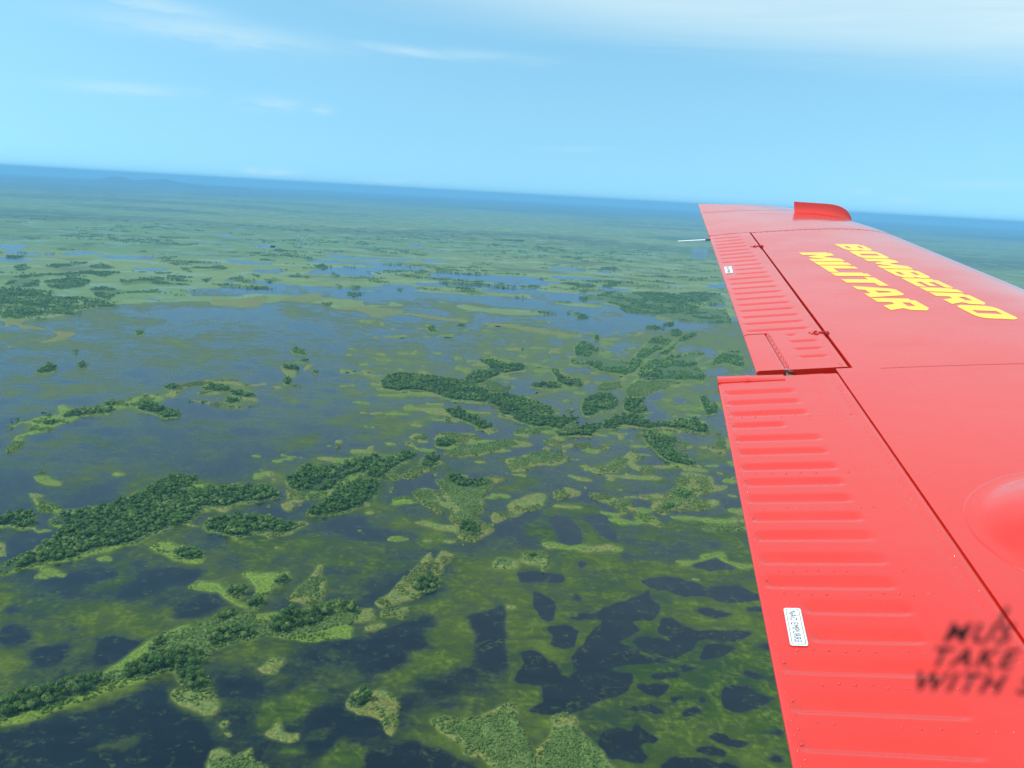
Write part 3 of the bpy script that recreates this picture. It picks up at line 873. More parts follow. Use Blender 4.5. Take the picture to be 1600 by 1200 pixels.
# ---- water with its weed
wat, t, out = mat('swamp_water')
at = t.n('ShaderNodeAttribute', attribute_name='weed')
geo = t.n('ShaderNodeNewGeometry')
pos = geo.outputs['Position']
fine = t.noise(pos, 0.16, 5, 0.6)
broad = t.noise(pos, 0.012, 3, 0.5)
stretch = t.n('ShaderNodeMapping', ins={'Vector': pos, 'Scale': (0.02, 0.06, 1.0), 'Rotation': (0, 0, 0.12)})
drift = t.noise(stretch.outputs[0], 1.0, 4, 0.6, 0.6)
f = t.m('ADD', at.outputs['Fac'], t.m('MULTIPLY', t.m('SUBTRACT', fine, 0.5), 0.42))
f = t.ramp(f, 0.08, 0.90, 0.0, 1.0, False)
mott = t.noise(pos, 0.045, 5, 0.65, 0.8)
strk = t.noise(t.n('ShaderNodeMapping', ins={'Vector': pos, 'Scale': (0.03, 0.11, 1.0), 'Rotation': (0, 0, -0.25)}).outputs[0], 1.0, 5, 0.65, 0.5)
f = t.m('MULTIPLY', f, t.ramp(t.m('MULTIPLY_ADD', strk, 0.6, t.m('MULTIPLY', mott, 0.4)), 0.34, 0.62, 0.50, 1.0))
f = t.m('MAXIMUM', f, t.m('MULTIPLY', t.m('MULTIPLY', t.ramp(mott, 0.46, 0.66), t.ramp(fine, 0.4, 0.7)), 0.38))
wcol = t.mix(t.ramp(drift, 0.42, 0.66), WATER_A, WATER_B)
vcol = t.mix(t.n('ShaderNodeAttribute', attribute_name='hue').outputs['Fac'], WEED_A, WEED_B)
vcol = t.mix(t.m('MULTIPLY', t.ramp(fine, 0.35, 0.75), t.ramp(mott, 0.38, 0.62, 0.0, 1.0)), vcol, WEED_C)
vcol = t.mix(t.n('ShaderNodeAttribute', attribute_name='reeds').outputs['Fac'], vcol, REED)
col = t.mix(f, wcol, vcol)
bn = t.n('ShaderNodeBump', ins={'Strength': 0.25, 'Distance': 0.25, 'Height': t.noise(pos, 0.7, 3, 0.6)})
principled(t, out, Base_Color=col, Roughness=t.m('ADD', t.ramp(f, 0.0, 1.0, 0.13, 0.65), t.ramp(drift, 0.4, 0.7, 0.0, 0.10)), IOR=1.33,
           Specular_IOR_Level=t.ramp(f, 0.0, 1.0, 0.42, 0.12), Normal=bn.outputs[0])
me = np_mesh('water', np.stack([GX, GY, 0 * GX], -1).reshape(-1, 3), QUADS, True)
point_attr(me, 'weed', veg.ravel())
point_attr(me, 'hue', hue.ravel())
point_attr(me, 'reeds', np.maximum(0.9 * sstep(RR + 500 * (n_big - 0.5), 1150, 1750), 0.75 * sstep(blur(land, 6) + 0.25 * (n_mid - 0.5), 0.10, 0.45)).ravel())     # far out the weed stands up as reeds
link('water', me, None, wat, kind='structure', label='dark shallow swamp water with drifting green weed under the red wing', category='water')

# ---- land: low islands, banks and flooded meadow standing out of the water
C_G, C_B, C_S, C_T, C_L = [np.array(c) for c in LAND_COLS]
dark = sstep(fbm(GX / 2600, GY / 1300, 5, 81, 0.45), 0.48, 0.66)
woods = np.maximum(dark * sstep(RR, 5200, 9000) * 0.6, sstep(RR + 7000 * (n_far2 - 0.5), 19500, 25500) * (0.5 + 0.5 * dark))
woods = np.maximum(woods, 0.55 * sstep(n_far3 * 0.6 + n_far * 0.4, 0.55, 0.66) * sstep(RR, 3200, 4200) * sstep(RR, 11000, 6000))
lc = C_L[None, None, :] * (0.86 + 0.28 * n_far[..., None]) + np.array([0.035, 0.012, -0.004]) * (sstep(n_far2 + 0.5 * n_far3, 0.7, 0.9))[..., None]
lc = lc * (1 - woods[..., None]) + C_T[None, None, :] * 0.8 * woods[..., None]
gm = sstep(n_fin * 0.5 + n_mid * 0.5, 0.44, 0.60)[..., None]
cols = np.where((kind == 1)[..., None], (C_G * (1 - 0.6 * gm) + C_S * 0.6 * gm) * (0.75 + 0.5 * n_mid[..., None]) * (1 + (n_big[..., None] - 0.5) * np.array([0.5, 0.1, 0.2])), lc)
rim = sstep(blur((land > 0.5) * 1.0, 5), 0.97, 0.62)[..., None]
cols = np.where((kind == 1)[..., None], cols * (1 - 0.75 * rim) + np.array([0.155, 0.158, 0.038]) * 0.75 * rim, cols)
cols = np.where((kind == 2)[..., None], C_B * (0.75 + 0.5 * n_mid[..., None]), cols)
cols = np.where((kind == 3)[..., None], C_S * (0.8 + 0.4 * n_mid[..., None]), cols)
open_ = sstep(RR, 1300, 2600)[..., None]                         # thinner woods out there, grass between the trees
cols = np.where((kind == 4)[..., None], C_T * (1 - 0.7 * open_) + C_S * 0.7 * open_, cols)
tall = np.select([kind == 1, kind == 2, kind == 3, kind == 4], [0.9, 0.7, 1.3, 0.8], 0.35)
rise = (land_s - 0.5) * 2.0
zz = np.where(rise > 0, 0.12 + np.minimum(rise, 1) * tall * (0.45 + 1.1 * n_fin), rise * 1.2)
keep = np.maximum.reduce([land_s[:-1, :-1], land_s[1:, :-1], land_s[:-1, 1:], land_s[1:, 1:]]).ravel() > 0.4
q = QUADS[keep]
used, inv = np.unique(q.ravel(), return_inverse=True)
me = np_mesh('marsh', np.stack([GX, GY, zz], -1).reshape(-1, 3)[used], inv.reshape(-1, 4), False)
# colours of the border vertices come from the land side
cb = cols.copy()
wsum = (kind > 0).astype(float)
num = np.stack([blur(cols[..., k] * wsum, 1) for k in range(3)], -1)
den = blur(wsum, 1)[..., None]
cb = np.where((kind > 0)[..., None], cols, num / np.maximum(den, 1e-3))
point_attr(me, 'wet', (kind == 5).astype(float).ravel()[used])
point_attr(me, 'tint', np.clip(cb, 0, 1).reshape(-1, 3)[used])
mar, t, out = mat('marsh_grass')
at = t.n('ShaderNodeAttribute', attribute_name='tint')
geo = t.n('ShaderNodeNewGeometry')
pos = geo.outputs['Position']
g1 = t.noise(pos, 0.35, 5, 0.65)
g2 = t.noise(pos, 0.05, 3, 0.5)
col = t.mix(1.0, at.outputs['Color'], t.mix(t.ramp(g1, 0.3, 0.72), (0.45, 0.52, 0.5), (1.4, 1.36, 1.25)), 'MULTIPLY')
col = t.mix(t.ramp(g2, 0.45, 0.7, 0.0, 0.35), col, t.mix(1.0, col, (0.75, 1.05, 0.8), 'MULTIPLY'))
bn = t.n('ShaderNodeBump', ins={'Strength': t.ramp(t.n('ShaderNodeAttribute', attribute_name='wet').outputs['Fac'], 0, 1, 0.6, 0.12), 'Distance': 0.8, 'Height': g1})
wet = t.n('ShaderNodeAttribute', attribute_name='wet').outputs['Fac']
wet = t.m('MULTIPLY', wet, t.ramp(t.noise(pos, 0.004, 5, 0.65), 0.42, 0.66, 0.0, 0.75))
principled(t, out, Base_Color=col, Roughness=t.ramp(wet, 0, 1, 0.75, 0.30), Specular_IOR_Level=t.ramp(wet, 0, 1, 0.22, 0.5), Normal=bn.outputs[0])
link('marsh', me, None, mar, kind='structure', label='low grassy islands, banks and flooded meadow rising from the swamp', category='marsh')

# ---- the plain that runs on outside the mapped part, to the horizon on every side
pla, t, out = mat('far_plain')
geo = t.n('ShaderNodeNewGeometry')
pos = geo.outputs['Position']
a = t.noise(pos, 0.0011, 6, 0.6)
b = t.noise(pos, 0.006, 5, 0.6)
col = t.mix(t.ramp(a, 0.42, 0.58), LAND_COLS[4], LAND_COLS[3])
col = t.mix(t.ramp(b, 0.5, 0.6), col, WATER_A)
principled(t, out, Base_Color=col, Roughness=0.6, Specular_IOR_Level=0.25)
n = 96
ang = np.linspace(0, 2 * math.pi, n, endpoint=False)
rr = [1.0, 3000.0, 30000.0, 60000.0]
vv = [[0, 0, -3.0]]
ff = []
for r in rr[1:]:
    vv += [[r * math.sin(x), r * math.cos(x), -3.0] for x in ang]
for k in range(n):
    ff.append((0, 1 + (k + 1) % n, 1 + k, 1 + k))
tri = [(0, 1 + (k + 1) % n, 1 + k) for k in range(n)]
quad = []
for ring in range(2):
    for k in range(n):
        a0, a1 = 1 + ring * n + k, 1 + ring * n + (k + 1) % n
        quad.append((a0, a1, a1 + n, a0 + n))
me = bpy.data.meshes.new('plain')
me.from_pydata(vv, [], tri + quad)
link('plain', me, None, pla, kind='structure', label='hazy green plain running out to the horizon', category='plain')

# ---- low blue hills on the horizon
hil, t, out = mat('hill_forest')
geo = t.n('ShaderNodeNewGeometry')
principled(t, out, Base_Color=t.mix(t.noise(geo.outputs['Position'], 0.0015, 4), (0.03, 0.06, 0.03), (0.06, 0.09, 0.05)), Roughness=0.9)


def hills(name, label, az0, az1, dist, depth, hfun, seed):
    n, mrow = 160, 10
    a = np.radians(np.linspace(az0, az1, n))
    d = np.linspace(dist - depth, dist + depth, mrow)
    A, D = np.meshgrid(a, d, indexing='ij')
    prof = hfun(np.degrees(A)) * np.cos((D - dist) / depth * math.pi / 2) ** 1.2
    Z = prof * (0.8 + 0.5 * (fbm(A * 90, D / 2500, 4, seed) - 0.3)) - 4
    i, j = np.meshgrid(np.arange(n - 1), np.arange(mrow - 1), indexing='ij')
    k = i * mrow + j
    link(name, np_mesh(name, np.stack([D * np.sin(A), D * np.cos(A), Z], -1).reshape(-1, 3),
                       np.stack([k, k + mrow, k + mrow + 1, k + 1], -1).reshape(-1, 4), True), None, hil, kind='structure', label=label, category='hills')


def bump(x, c, w, h):
    return h * np.exp(-((x - c) / w) ** 2)


hills('hills', 'low blue forested hills near the left end of the horizon', -34, -10, 36000, 3200,
      lambda x: bump(x, -24.6, 1.3, 330) + bump(x, -22.8, 0.8, 110) + bump(x, -27.2, 1.2, 300) + bump(x, -20.5, 2.0, 150) + bump(x, -31, 3, 90), 5)

# ------------------------------------------------------------------ trees and shrubs
def leaf_cloud(n, rx, rz, leaf, rng, flat=0.15, lumps=7):
    """n leaf-clump quads over a lumpy crown about the origin; returns verts, quads"""
    cen = rng.normal(size=(lumps, 3))
    cen /= np.linalg.norm(cen, axis=1)[:, None]
    cen[:, 2] = np.abs(cen[:, 2]) * 0.9 - 0.15
    amp = rng.uniform(0.12, 0.42, lumps)
    d = rng.normal(size=(n, 3))
    d /= np.linalg.norm(d, axis=1)[:, None]
    d[:, 2] = np.where(d[:, 2] < -0.45, -d[:, 2], d[:, 2])
    r = 0.72 + (amp[None] * np.exp(-((1 - d @ cen.T) / 0.16))).sum(1)
    r *= rng.uniform(0.78, 1.06, n)
    p = d * r[:, None] * np.array([rx, rx, rz])
    nor = d * np.array([1, 1, rx / rz]) + rng.normal(size=(n, 3)) * 0.55 + np.array([0, 0, flat])
    nor /= np.linalg.norm(nor, axis=1)[:, None]
    tt = np.cross(nor, rng.normal(size=(n, 3)))
    tt /= np.linalg.norm(tt, axis=1)[:, None]
    bb = np.cross(nor, tt)
    sz = leaf * rng.uniform(0.65, 1.35, (n, 1))
    k = rng.uniform(0.55, 1.0, (n, 1))
    vs_ = np.stack([p - tt * sz - bb * sz * k * 0.4, p + tt * sz * 0.35 - bb * sz * k, p + tt * sz + bb * sz * k * 0.3, p - tt * sz * 0.4 + bb * sz * k], 1)
    return vs_.reshape(-1, 3), np.arange(4 * n).reshape(-1, 4)


def core_blob(rx, rz, rng, seg=6):
    """a rough closed inner mass that stops one looking straight through a crown (quads)"""
    rows = [(-0.7, 0.55), (-0.2, 0.95), (0.35, 0.85), (0.75, 0.42)]
    v = []
    for z, r in rows:
        for k in range(seg):
            a = 2 * math.pi * k / seg
            j = rng.uniform(0.75, 1.05)
            v.append((math.cos(a) * r * rx * j, math.sin(a) * r * rx * j, z * rz * rng.uniform(0.85, 1.1)))
    f = []
    for i in range(len(rows) - 1):
        for k in range(seg):
            a, b = i * seg + k, i * seg + (k + 1) % seg
            f.append((a, b, b + seg, a + seg))
    top = (len(rows) - 1) * seg
    f += [(top, top + 1, top + 2, top + 3), (top, top + 3, top + 4, top + 5)]
    return np.array(v), np.array(f)


def foliage(name, rand, lo=0.70, hi=1.32):
    m, t, out = mat(name)
    geo = t.n('ShaderNodeNewGeometry')
    if rand == 'object':
        oi = t.n('ShaderNodeObjectInfo')
        rv = oi.outputs['Random']
    else:
        rv = t.n('ShaderNodeAttribute', attribute_name='shade').outputs['Fac']
    per = geo.outputs['Random Per Island']
    c = t.mix(rv, TREE_A, TREE_B)
    c = t.mix(t.ramp(rv, 0.80, 0.95, 0.0, 0.8), c, TREE_C)
    c = t.mix(1.0, c, t.mix(per, (lo, lo * 1.05, lo * 1.05), (hi, hi, hi * 0.9)), 'MULTIPLY')
    b = principled(t, out, Base_Color=c, Roughness=0.7, Specular_IOR_Level=0.18)
    tr = t.n('ShaderNodeBsdfTranslucent', ins={'Color': t.mix(1.0, c, (1.1, 1.3, 0.5), 'MULTIPLY')})
    mx = t.n('ShaderNodeMixShader', ins={0: 0.28, 1: b.outputs[0], 2: tr.outputs[0]})
    t.t.links.new(mx.outputs[0], out.inputs['Surface'])
    return m


leaf_obj = foliage('tree_leaves', 'object')
leaf_mass = foliage('woodland_leaves', 'attr')
leaf_far = foliage('far_leaves_sunlit', 'attr', 1.0, 1.45)  # same leaves brightened: sunlight on the far canopy put into the colour
bark, t, out = mat('bark')
geo = t.n('ShaderNodeNewGeometry')
principled(t, out, Base_Color=t.mix(t.noise(geo.outputs['Position'], 2.0, 4), (0.06, 0.045, 0.03), (0.16, 0.13, 0.1)), Roughness=0.9)


def trunk_mesh(h, rng):
    """tapered stem with three limbs, up into the crown"""
    v, f = [], []

    def tube(p0, p1, r0, r1):
        p0, p1 = np.array(p0, float), np.array(p1, float)
        d = p1 - p0
        a = np.cross(d, [0.3, 0.9, 0.1])
        a /= np.linalg.norm(a)
        b = np.cross(d, a)
        b /= np.linalg.norm(b)
        s = len(v)
        for p, r in ((p0, r0), (p1, r1)):
            for k in range(6):
                w = 2 * math.pi * k / 6
                v.append(p + a * math.cos(w) * r + b * math.sin(w) * r)
        for k in range(6):
            f.append((s + k, s + (k + 1) % 6, s + 6 + (k + 1) % 6, s + 6 + k))
    fork = (rng.uniform(-.3, .3), rng.uniform(-.3, .3), h * 0.5)
    tube((0, 0, -0.5), fork, 0.32, 0.22)
    for k in range(3):
        w = 2.1 * k + rng.uniform(0, 1)
        tube(fork, (math.cos(w) * 1.6, math.sin(w) * 1.6, h * rng.uniform(0.78, 1.0)), 0.17, 0.05)
    return np_mesh('trunk', np.array(v), np.array(f))


TREE_KINDS = []
for k in range(7):
    rx, rz, base = random.uniform(3.0, 3.9), random.uniform(2.5, 3.4), random.uniform(1.6, 2.6)
    lv, lf = leaf_cloud(190, rx, rz, 0.62, RNG, lumps=8)
    cv, cf = core_blob(rx * 0.72, rz * 0.72, RNG)
    vv = np.concatenate([lv, cv]) + np.array([0, 0, base + rz])
    crown = np_mesh('crown', vv, np.concatenate([lf, cf + len(lv)]))
    crown.materials.append(leaf_obj)
    trunk = trunk_mesh(base + rz, RNG)
    trunk.materials.append(bark)
    TREE_KINDS.append((crown, trunk))


def scatter(poly, step, jit=0.42):
    """jittered points inside a polygon"""
    x0, y0 = poly.min(0) - 12
    x1, y1 = poly.max(0) + 12
    xs, ys = np.meshgrid(np.arange(x0, x1, step), np.arange(y0, y1, step * 0.9))
    xs = xs + (np.arange(xs.shape[0]) % 2)[:, None] * step * 0.5
    xs = xs + RNG.uniform(-jit, jit, xs.shape) * step
    ys = ys + RNG.uniform(-jit, jit, ys.shape) * step
    w = np.clip(np.hypot(xs, ys) / 900, 0.7, 4.0)
    wx, wy = xs + shake(xs, ys, w, 103), ys + shake(xs, ys, w, 207)
    ii = inside(poly, wx, wy)
    return np.stack([xs[ii], ys[ii]], -1)


GROVES = {
    'T1': 'dark green tree in the long belt running in from the lower left edge',
    'T2': 'dark green tree in the ragged grove above the yellow grass peninsula',
    'T3': 'tree scattered along the pale green strip running up right from the lower left grove',
    'T4': 'small tree beside the bright green grass islet left of the swamp centre',
    'T5': 'tree in the grove at the end of the green strip, beside bright yellow reeds',
    'T6': 'tree in the dark clump on the narrow yellow grass spit below the island cluster',
    'T7': 'tree on the small lone yellow islet near the bottom edge',
    'T8': 'tree in the dark clump at the lower tip of the big triangular island',
}
mass_near, mass_far = [], []
made = 0
for k, poly in PATCHES:
    if k[0] != 'T':
        continue
    ry = float(np.hypot(*poly.mean(0)))
    if k in GROVES:
        for (x, y) in scatter(poly, 6.1):
            if made >= 300:
                mass_near.append((x, y))
                continue
            crown, trunk = TREE_KINDS[random.randrange(len(TREE_KINDS))]
            e = link('tree', None, None, None, label=GROVES[k], category='tree', group=GROVES[k].replace('tree', 'trees', 1))
            e.location = (x, y, 0.2)
            e.rotation_euler = (0, 0, random.uniform(0, 6.28))
            s = random.choice((random.uniform(0.45, 0.8), random.uniform(0.75, 1.1), random.uniform(0.9, 1.35)))
            e.scale = (s, s, s * random.uniform(0.85, 1.2))
            link('trunk', trunk, e)
            link('crown', crown, e)
            made += 1
    elif ry < 2100:
        p = scatter(poly, 6.0)
        if len(p):
            mass_near += [tuple(q) for q in p[fbm(p[:, 0] / 26, p[:, 1] / 26, 3, 521) > 0.33]]
    else:
        p = scatter(poly, 8.0 if ry < 3000 else 9.5)
        if len(p):
            thin = fbm(p[:, 0] / 70, p[:, 1] / 70, 3, 501) > (0.42 if ry < 2800 else 0.47)
            mass_far += [tuple(q) for q in p[thin]]
# scattered clumps in the flooded meadow
ca = RNG.uniform(-37, 24, 60000)
cr = ALT / np.tan(np.radians(RNG.uniform(2.9, 9.5, 60000)))
cx, cy = cr * np.sin(np.radians(ca)), cr * np.cos(np.radians(ca))
ir = np.clip(np.searchsorted(-deps, -np.degrees(np.arctan(ALT / cr))), 0, NR - 1)
ia = np.clip(np.searchsorted(azs, ca), 0, NA - 1)
ok = (kind[ir, ia] == 5) & (land_s[ir, ia] > 0.6) & (fbm(cx / 260, cy / 150, 4, 301) + 0.25 * (fbm(cx / 1200, cy / 800, 2, 311) - 0.5) > 0.605)
ok &= RNG.uniform(0, 1, len(ok)) < 0.30
for x, y in np.stack([cx, cy], -1)[ok]:
    m_ = int(RNG.integers(2, 12))
    mass_far += [tuple(q) for q in np.array([x, y]) + RNG.normal(size=(m_, 2)) * np.array([17.0, 9.0])]
print('trees', made, len(mass_near), len(mass_far))


def mass(name, pts, protos, label, smin, smax, z0=0.2, material=None, cat='trees'):
    """one joined mesh of many small plants too far away to tell apart"""
    pts = np.array(pts)
    VV, FF, SS, off = [], [], [], 0
    pick = RNG.integers(0, len(protos), len(pts))
    for i, (pv, pf) in enumerate(protos):
        P = pts[pick == i]
        m = len(P)
        if m == 0:
            continue
        a = RNG.uniform(0, 6.283, m)
        s = RNG.uniform(smin, smax, m)
        c, sn = np.cos(a)[:, None], np.sin(a)[:, None]
        X = (pv[None, :, 0] * c - pv[None, :, 1] * sn) * s[:, None] + P[:, 0:1]
        Y = (pv[None, :, 0] * sn + pv[None, :, 1] * c) * s[:, None] + P[:, 1:2]
        Z = pv[None, :, 2] * (s * RNG.uniform(0.85, 1.2, m))[:, None] + z0
        VV.append(np.stack([X, Y, Z], -1).reshape(-1, 3))
        FF.append((pf[None] + (np.arange(m) * len(pv))[:, None, None]).reshape(-1, 4) + off)
        SS.append(np.repeat(np.clip(0.75 * RNG.uniform(0, 1, m) + 0.9 * (fbm(P[:, 0] / 40, P[:, 1] / 40, 3, 401) - 0.35), 0, 1), len(pv)))
        off += m * len(pv)
    me = np_mesh(name, np.concatenate(VV), np.concatenate(FF))
    point_attr(me, 'shade', np.concatenate(SS))
    return link(name, me, None, material, kind='stuff', label=label, category=cat)


def protos(nq, leaf, rx=(3.0, 3.9), rz=(2.4, 3.2), lift=1.2, count=6, core=0.75):
    res = []
    for _ in range(count):
        a, b = RNG.uniform(*rx), RNG.uniform(*rz)
        lv, lf = leaf_cloud(nq, a, b, leaf, RNG, lumps=5)
        cv, cf = core_blob(a * core, b * core, RNG)
        res.append((np.concatenate([lv, cv]) + np.array([0, 0, lift + b]), np.concatenate([lf, cf + len(lv)])))
    return res


mass('woodland', mass_near, protos(34, 0.95), 'dense dark green belts of swamp woodland across the middle distance', 0.5, 1.35, material=leaf_mass)
mass('woodland', mass_far, protos(12, 1.9, rx=(3.6, 4.8)), 'far woodland reading as dark patches before the horizon', 0.62, 1.12, material=leaf_far)

shrub_leaf = foliage('shrub_leaves', 'attr')
for nd in shrub_leaf.node_tree.nodes:
    if nd.type == 'MIX' and nd.inputs[6].default_value[:3] == tuple(np.float32(TREE_A)):
        nd.inputs[6].default_value = tuple(SHRUB_A) + (1,)
        nd.inputs[7].default_value = tuple(SHRUB_B) + (1,)
low = []
for k, poly in PATCHES:
    r = float(np.hypot(*poly.mean(0)))
    if k == 'S':
        low += [tuple(p) for p in scatter(poly, 2.6 if r < 900 else 3.2)]
    elif k in ('G', 'B') and r < 1900:
        p = scatter(poly, 3.4)
        if len(p):
            low += [tuple(q) for q in p[(fbm(p[:, 0] / 22, p[:, 1] / 22, 3, 77) > 0.50)]]
fi = np.nonzero(FRINGE & (RR < 2300))
pick = RNG.uniform(0, 1, len(fi[0])) < 0.45
low += [(x + RNG.uniform(-1, 1), y + RNG.uniform(-1.5, 1.5)) for x, y in zip(GX[fi][pick], GY[fi][pick])]
print('shrubs', len(low))
mass('shrubbery', low, protos(9, 0.6, rx=(0.9, 1.6), rz=(0.7, 1.3), lift=0.1, core=0.8), 'pale green low shrubs covering the islands and banks', 0.7, 1.35, z0=0.3, material=shrub_leaf, cat='shrubs')

# ------------------------------------------------------------------ the red aeroplane: left wing and canopy window
# wing axes: X chordwise forward, Y spanwise outboard, Z up from the skin; origin at the aileron's inboard trailing corner
AX_S = Vector((0.16998641, 0.97354283, 0.15270552))
AX_C = Vector((0.96911944, -0.19324171, 0.15318339))
AX_N = AX_C.cross(AX_S).normalized()
ORG = Vector((1.33106657, 4.11256788, ALT - 0.86459022))
plane_root = link('airplane', None, None, None, label='red firefighting airplane, its left wing with yellow lettering reaching out over the swamp', category='airplane')
plane_root.matrix_world = Matrix((
    (AX_C.x, AX_S.x, AX_N.x, ORG.x), (AX_C.y, AX_S.y, AX_N.y, ORG.y), (AX_C.z, AX_S.z, AX_N.z, ORG.z), (0, 0, 0, 1)))

red, t, out = mat('red_paint')
tcn = t.n('ShaderNodeTexCoord')
ob = tcn.outputs['Object']
wave = t.noise(ob, 2.2, 3, 0.5)
spk = t.noise(ob, 38.0, 5, 0.7)
grime = t.noise(t.n('ShaderNodeMapping', ins={'Vector': ob, 'Scale': (1.0, 1.8, 1.0)}).outputs[0], 1.3, 5, 0.6, 0.3)
c = t.mix(t.ramp(grime, 0.42, 0.72, 0.0, 0.55), RED_A, RED_B)
soot = t.noise(t.n('ShaderNodeMapping', ins={'Vector': ob, 'Scale': (0.7, 5.0, 1.0)}).outputs[0], 2.2, 6, 0.65, 0.6)
c = t.mix(t.ramp(soot, 0.56, 0.80, 0.0, 0.22), c, (0.36, 0.03, 0.025))
c = t.mix(t.ramp(spk, 0.68, 0.82, 0.0, 0.12), c, (0.28, 0.03, 0.03))
bn = t.n('ShaderNodeBump', ins={'Strength': 0.09, 'Distance': 0.05, 'Height': t.m('MULTIPLY_ADD', t.noise(ob, 11.0, 3, 0.5), 0.12, wave)})
principled(t, out, Base_Color=c, Roughness=t.ramp(grime, 0.3, 0.75, 0.22, 0.42), Specular_IOR_Level=0.5, Coat_Weight=0.8, Coat_Roughness=0.10, Normal=bn.outputs[0])
seam_m, t, out = mat('seam_dirt_slot_shade')  # also on the flap cove, where it paints in the slot's shade
principled(t, out, Base_Color=(0.36, 0.02, 0.025), Roughness=0.8)
yel, t, out = mat('yellow_paint')
tcn = t.n('ShaderNodeTexCoord')
principled(t, out, Base_Color=t.mix(t.noise(tcn.outputs['Object'], 9.0, 4), (0.96, 0.56, 0.008), (1.0, 0.63, 0.015)), Roughness=0.32, Coat_Weight=0.3)
whi, t, out = mat('white_vinyl')
principled(t, out, Base_Color=(0.82, 0.83, 0.82), Roughness=0.4)
blk, t, out = mat('black_ink')
principled(t, out, Base_Color=(0.012, 0.014, 0.02), Roughness=0.6)
stl, t, out = mat('bare_steel')
principled(t, out, Base_Color=(0.55, 0.55, 0.55), Metallic=1.0, Roughness=0.35)
drk, t, out = mat('dark_fitting_slot_shade')  # also on the aileron cove, where it paints in the slot's shade
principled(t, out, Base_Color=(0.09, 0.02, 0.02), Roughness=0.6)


def c_le(s):
    return 2.395 - 0.16 * s


def z_top(s, c):
    c0 = 0.129 - 0.192 * s
    tq = np.clip((c - c0) / (c_le(s) - c0), 0, 1)
    tip = np.clip((s - 3.84) / 2.06, 0, 1)
    return -0.079 * tq ** 2.571 - 0.264 * (1 - np.sqrt(np.maximum(1 - tq ** 8, 0))) - 0.09 * (c + 0.125) * tip ** 2


def te_ail(s):
    return -0.0243 * s


def hinge_ail(s):
    return 0.477 - 0.046 * s


def te_flap(s):
    return -0.2126 - 0.0184 * s


def hinge_flap(s):
    return 0.399 - 0.0485 * s


def sheet(name, C, S, Zt, Zb, material, parent, smooth=True):
    """closed shell from two height fields over the same (span x chord) grid: arrays shaped (ns, nc)"""
    ns, nc = C.shape
    top = np.stack([C, S, Zt], -1).reshape(-1, 3)
    bot = np.stack([C, S, Zb], -1).reshape(-1, 3)
    i, j = np.meshgrid(np.arange(ns - 1), np.arange(nc - 1), indexing='ij')
    k = (i * nc + j).ravel()
    ft = np.stack([k, k + 1, k + nc + 1, k + nc], -1)
    n = ns * nc
    fb = np.stack([k + n, k + n + nc, k + n + nc + 1, k + n + 1], -1)
    # separate copies of the rim so that the edges shade crisply
    rim = np.concatenate([np.arange(nc), nc - 1 + nc * np.arange(1, ns), (ns - 1) * nc + np.arange(nc - 2, -1, -1), nc * np.arange(ns - 2, 0, -1)])
    m = len(rim)
    vs_ = np.concatenate([top, bot, top[rim], bot[rim]])
    a = 2 * n + np.arange(m)
    b = 2 * n + (np.arange(m) + 1) % m
    fr = np.stack([a, a + m, b + m, b], -1)
    me = np_mesh(name, vs_, np.concatenate([ft, fb, fr]), smooth)
    return link(name, me, parent, material)


def grid(s, n, c_a, c_b, power=1.0):
    u = np.linspace(0, 1, n) ** power
    return c_a[:, None] * (1 - u) + c_b[:, None] * u, np.repeat(s[:, None], n, 1)


# ---- fixed part of the wing
wing = None
s_in = np.linspace(-3.6, -0.02, 60)
s_md = np.linspace(-0.02, 3.84, 70)
s_tp = np.linspace(3.845, 5.9, 44)


def chord_points(n=64):
    u = np.linspace(0, 1, n)
    return np.sin(u * math.pi / 2) ** 0.9          # crowds the points at the nose


def fixed(name, s, start, parent):
    u = chord_points()
    a = start(s)
    C = a[:, None] + (c_le(s) - a)[:, None] * u
    S = np.repeat(s[:, None], len(u), 1)
    Zt = z_top(S, C)
    tq = (C - a[:, None]) / (c_le(s) - a)[:, None]
    zn = z_top(s, c_le(s))[:, None]
    th = np.where(S > 3.84, 0.02 + 0.0 * S, 0.16)
    Zb = np.minimum((Zt[:, :1] - th) * (1 - tq) + zn * tq - 0.13 * np.sin(np.pi * tq ** 0.8) * (1 - 0.55 * np.clip((S - 3.84) / 2.06, 0, 1)), Zt)
    return sheet(name, C, S, Zt, Zb, red, parent)


wing = fixed('wing', s_md, lambda s: hinge_ail(s) + 0.009, plane_root)
wing['label'] = 'fixed panel of the left wing, with the yellow lettering'
root_panel = fixed('wing_root_panel', s_in, lambda s: hinge_flap(s) + 0.002, plane_root)
tip = fixed('wing_tip', s_tp, te_ail, plane_root)

# coves: the curved skins that close the slots ahead of the aileron and flap
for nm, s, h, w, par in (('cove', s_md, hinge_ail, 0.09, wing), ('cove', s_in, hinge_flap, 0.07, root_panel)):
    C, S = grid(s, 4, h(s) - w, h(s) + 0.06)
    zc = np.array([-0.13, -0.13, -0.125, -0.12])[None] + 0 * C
    sheet(nm, C, S, zc, zc - 0.004, drk if par is wing else seam_m, par)  # dark cove colours stand in for the shadow inside the slots


# ---- pressed stiffening beads in the control surfaces
def beads(S, C, spots, half, depth):
    Z = np.zeros_like(S)
    for s0, ca, cb in spots:
        ds = (S - s0) / half
        prof = np.where(ds < 0, np.clip(1 + ds / 0.42, 0, 1), np.clip(1 - ds, 0, 1))
        prof = prof * prof * (3 - 2 * prof)
        run = sstep(C, ca - 0.012, ca + 0.02) * (1 - sstep(C, cb - 0.03, cb + 0.008))
        Z = np.maximum(Z, prof * run * depth)
    return -Z


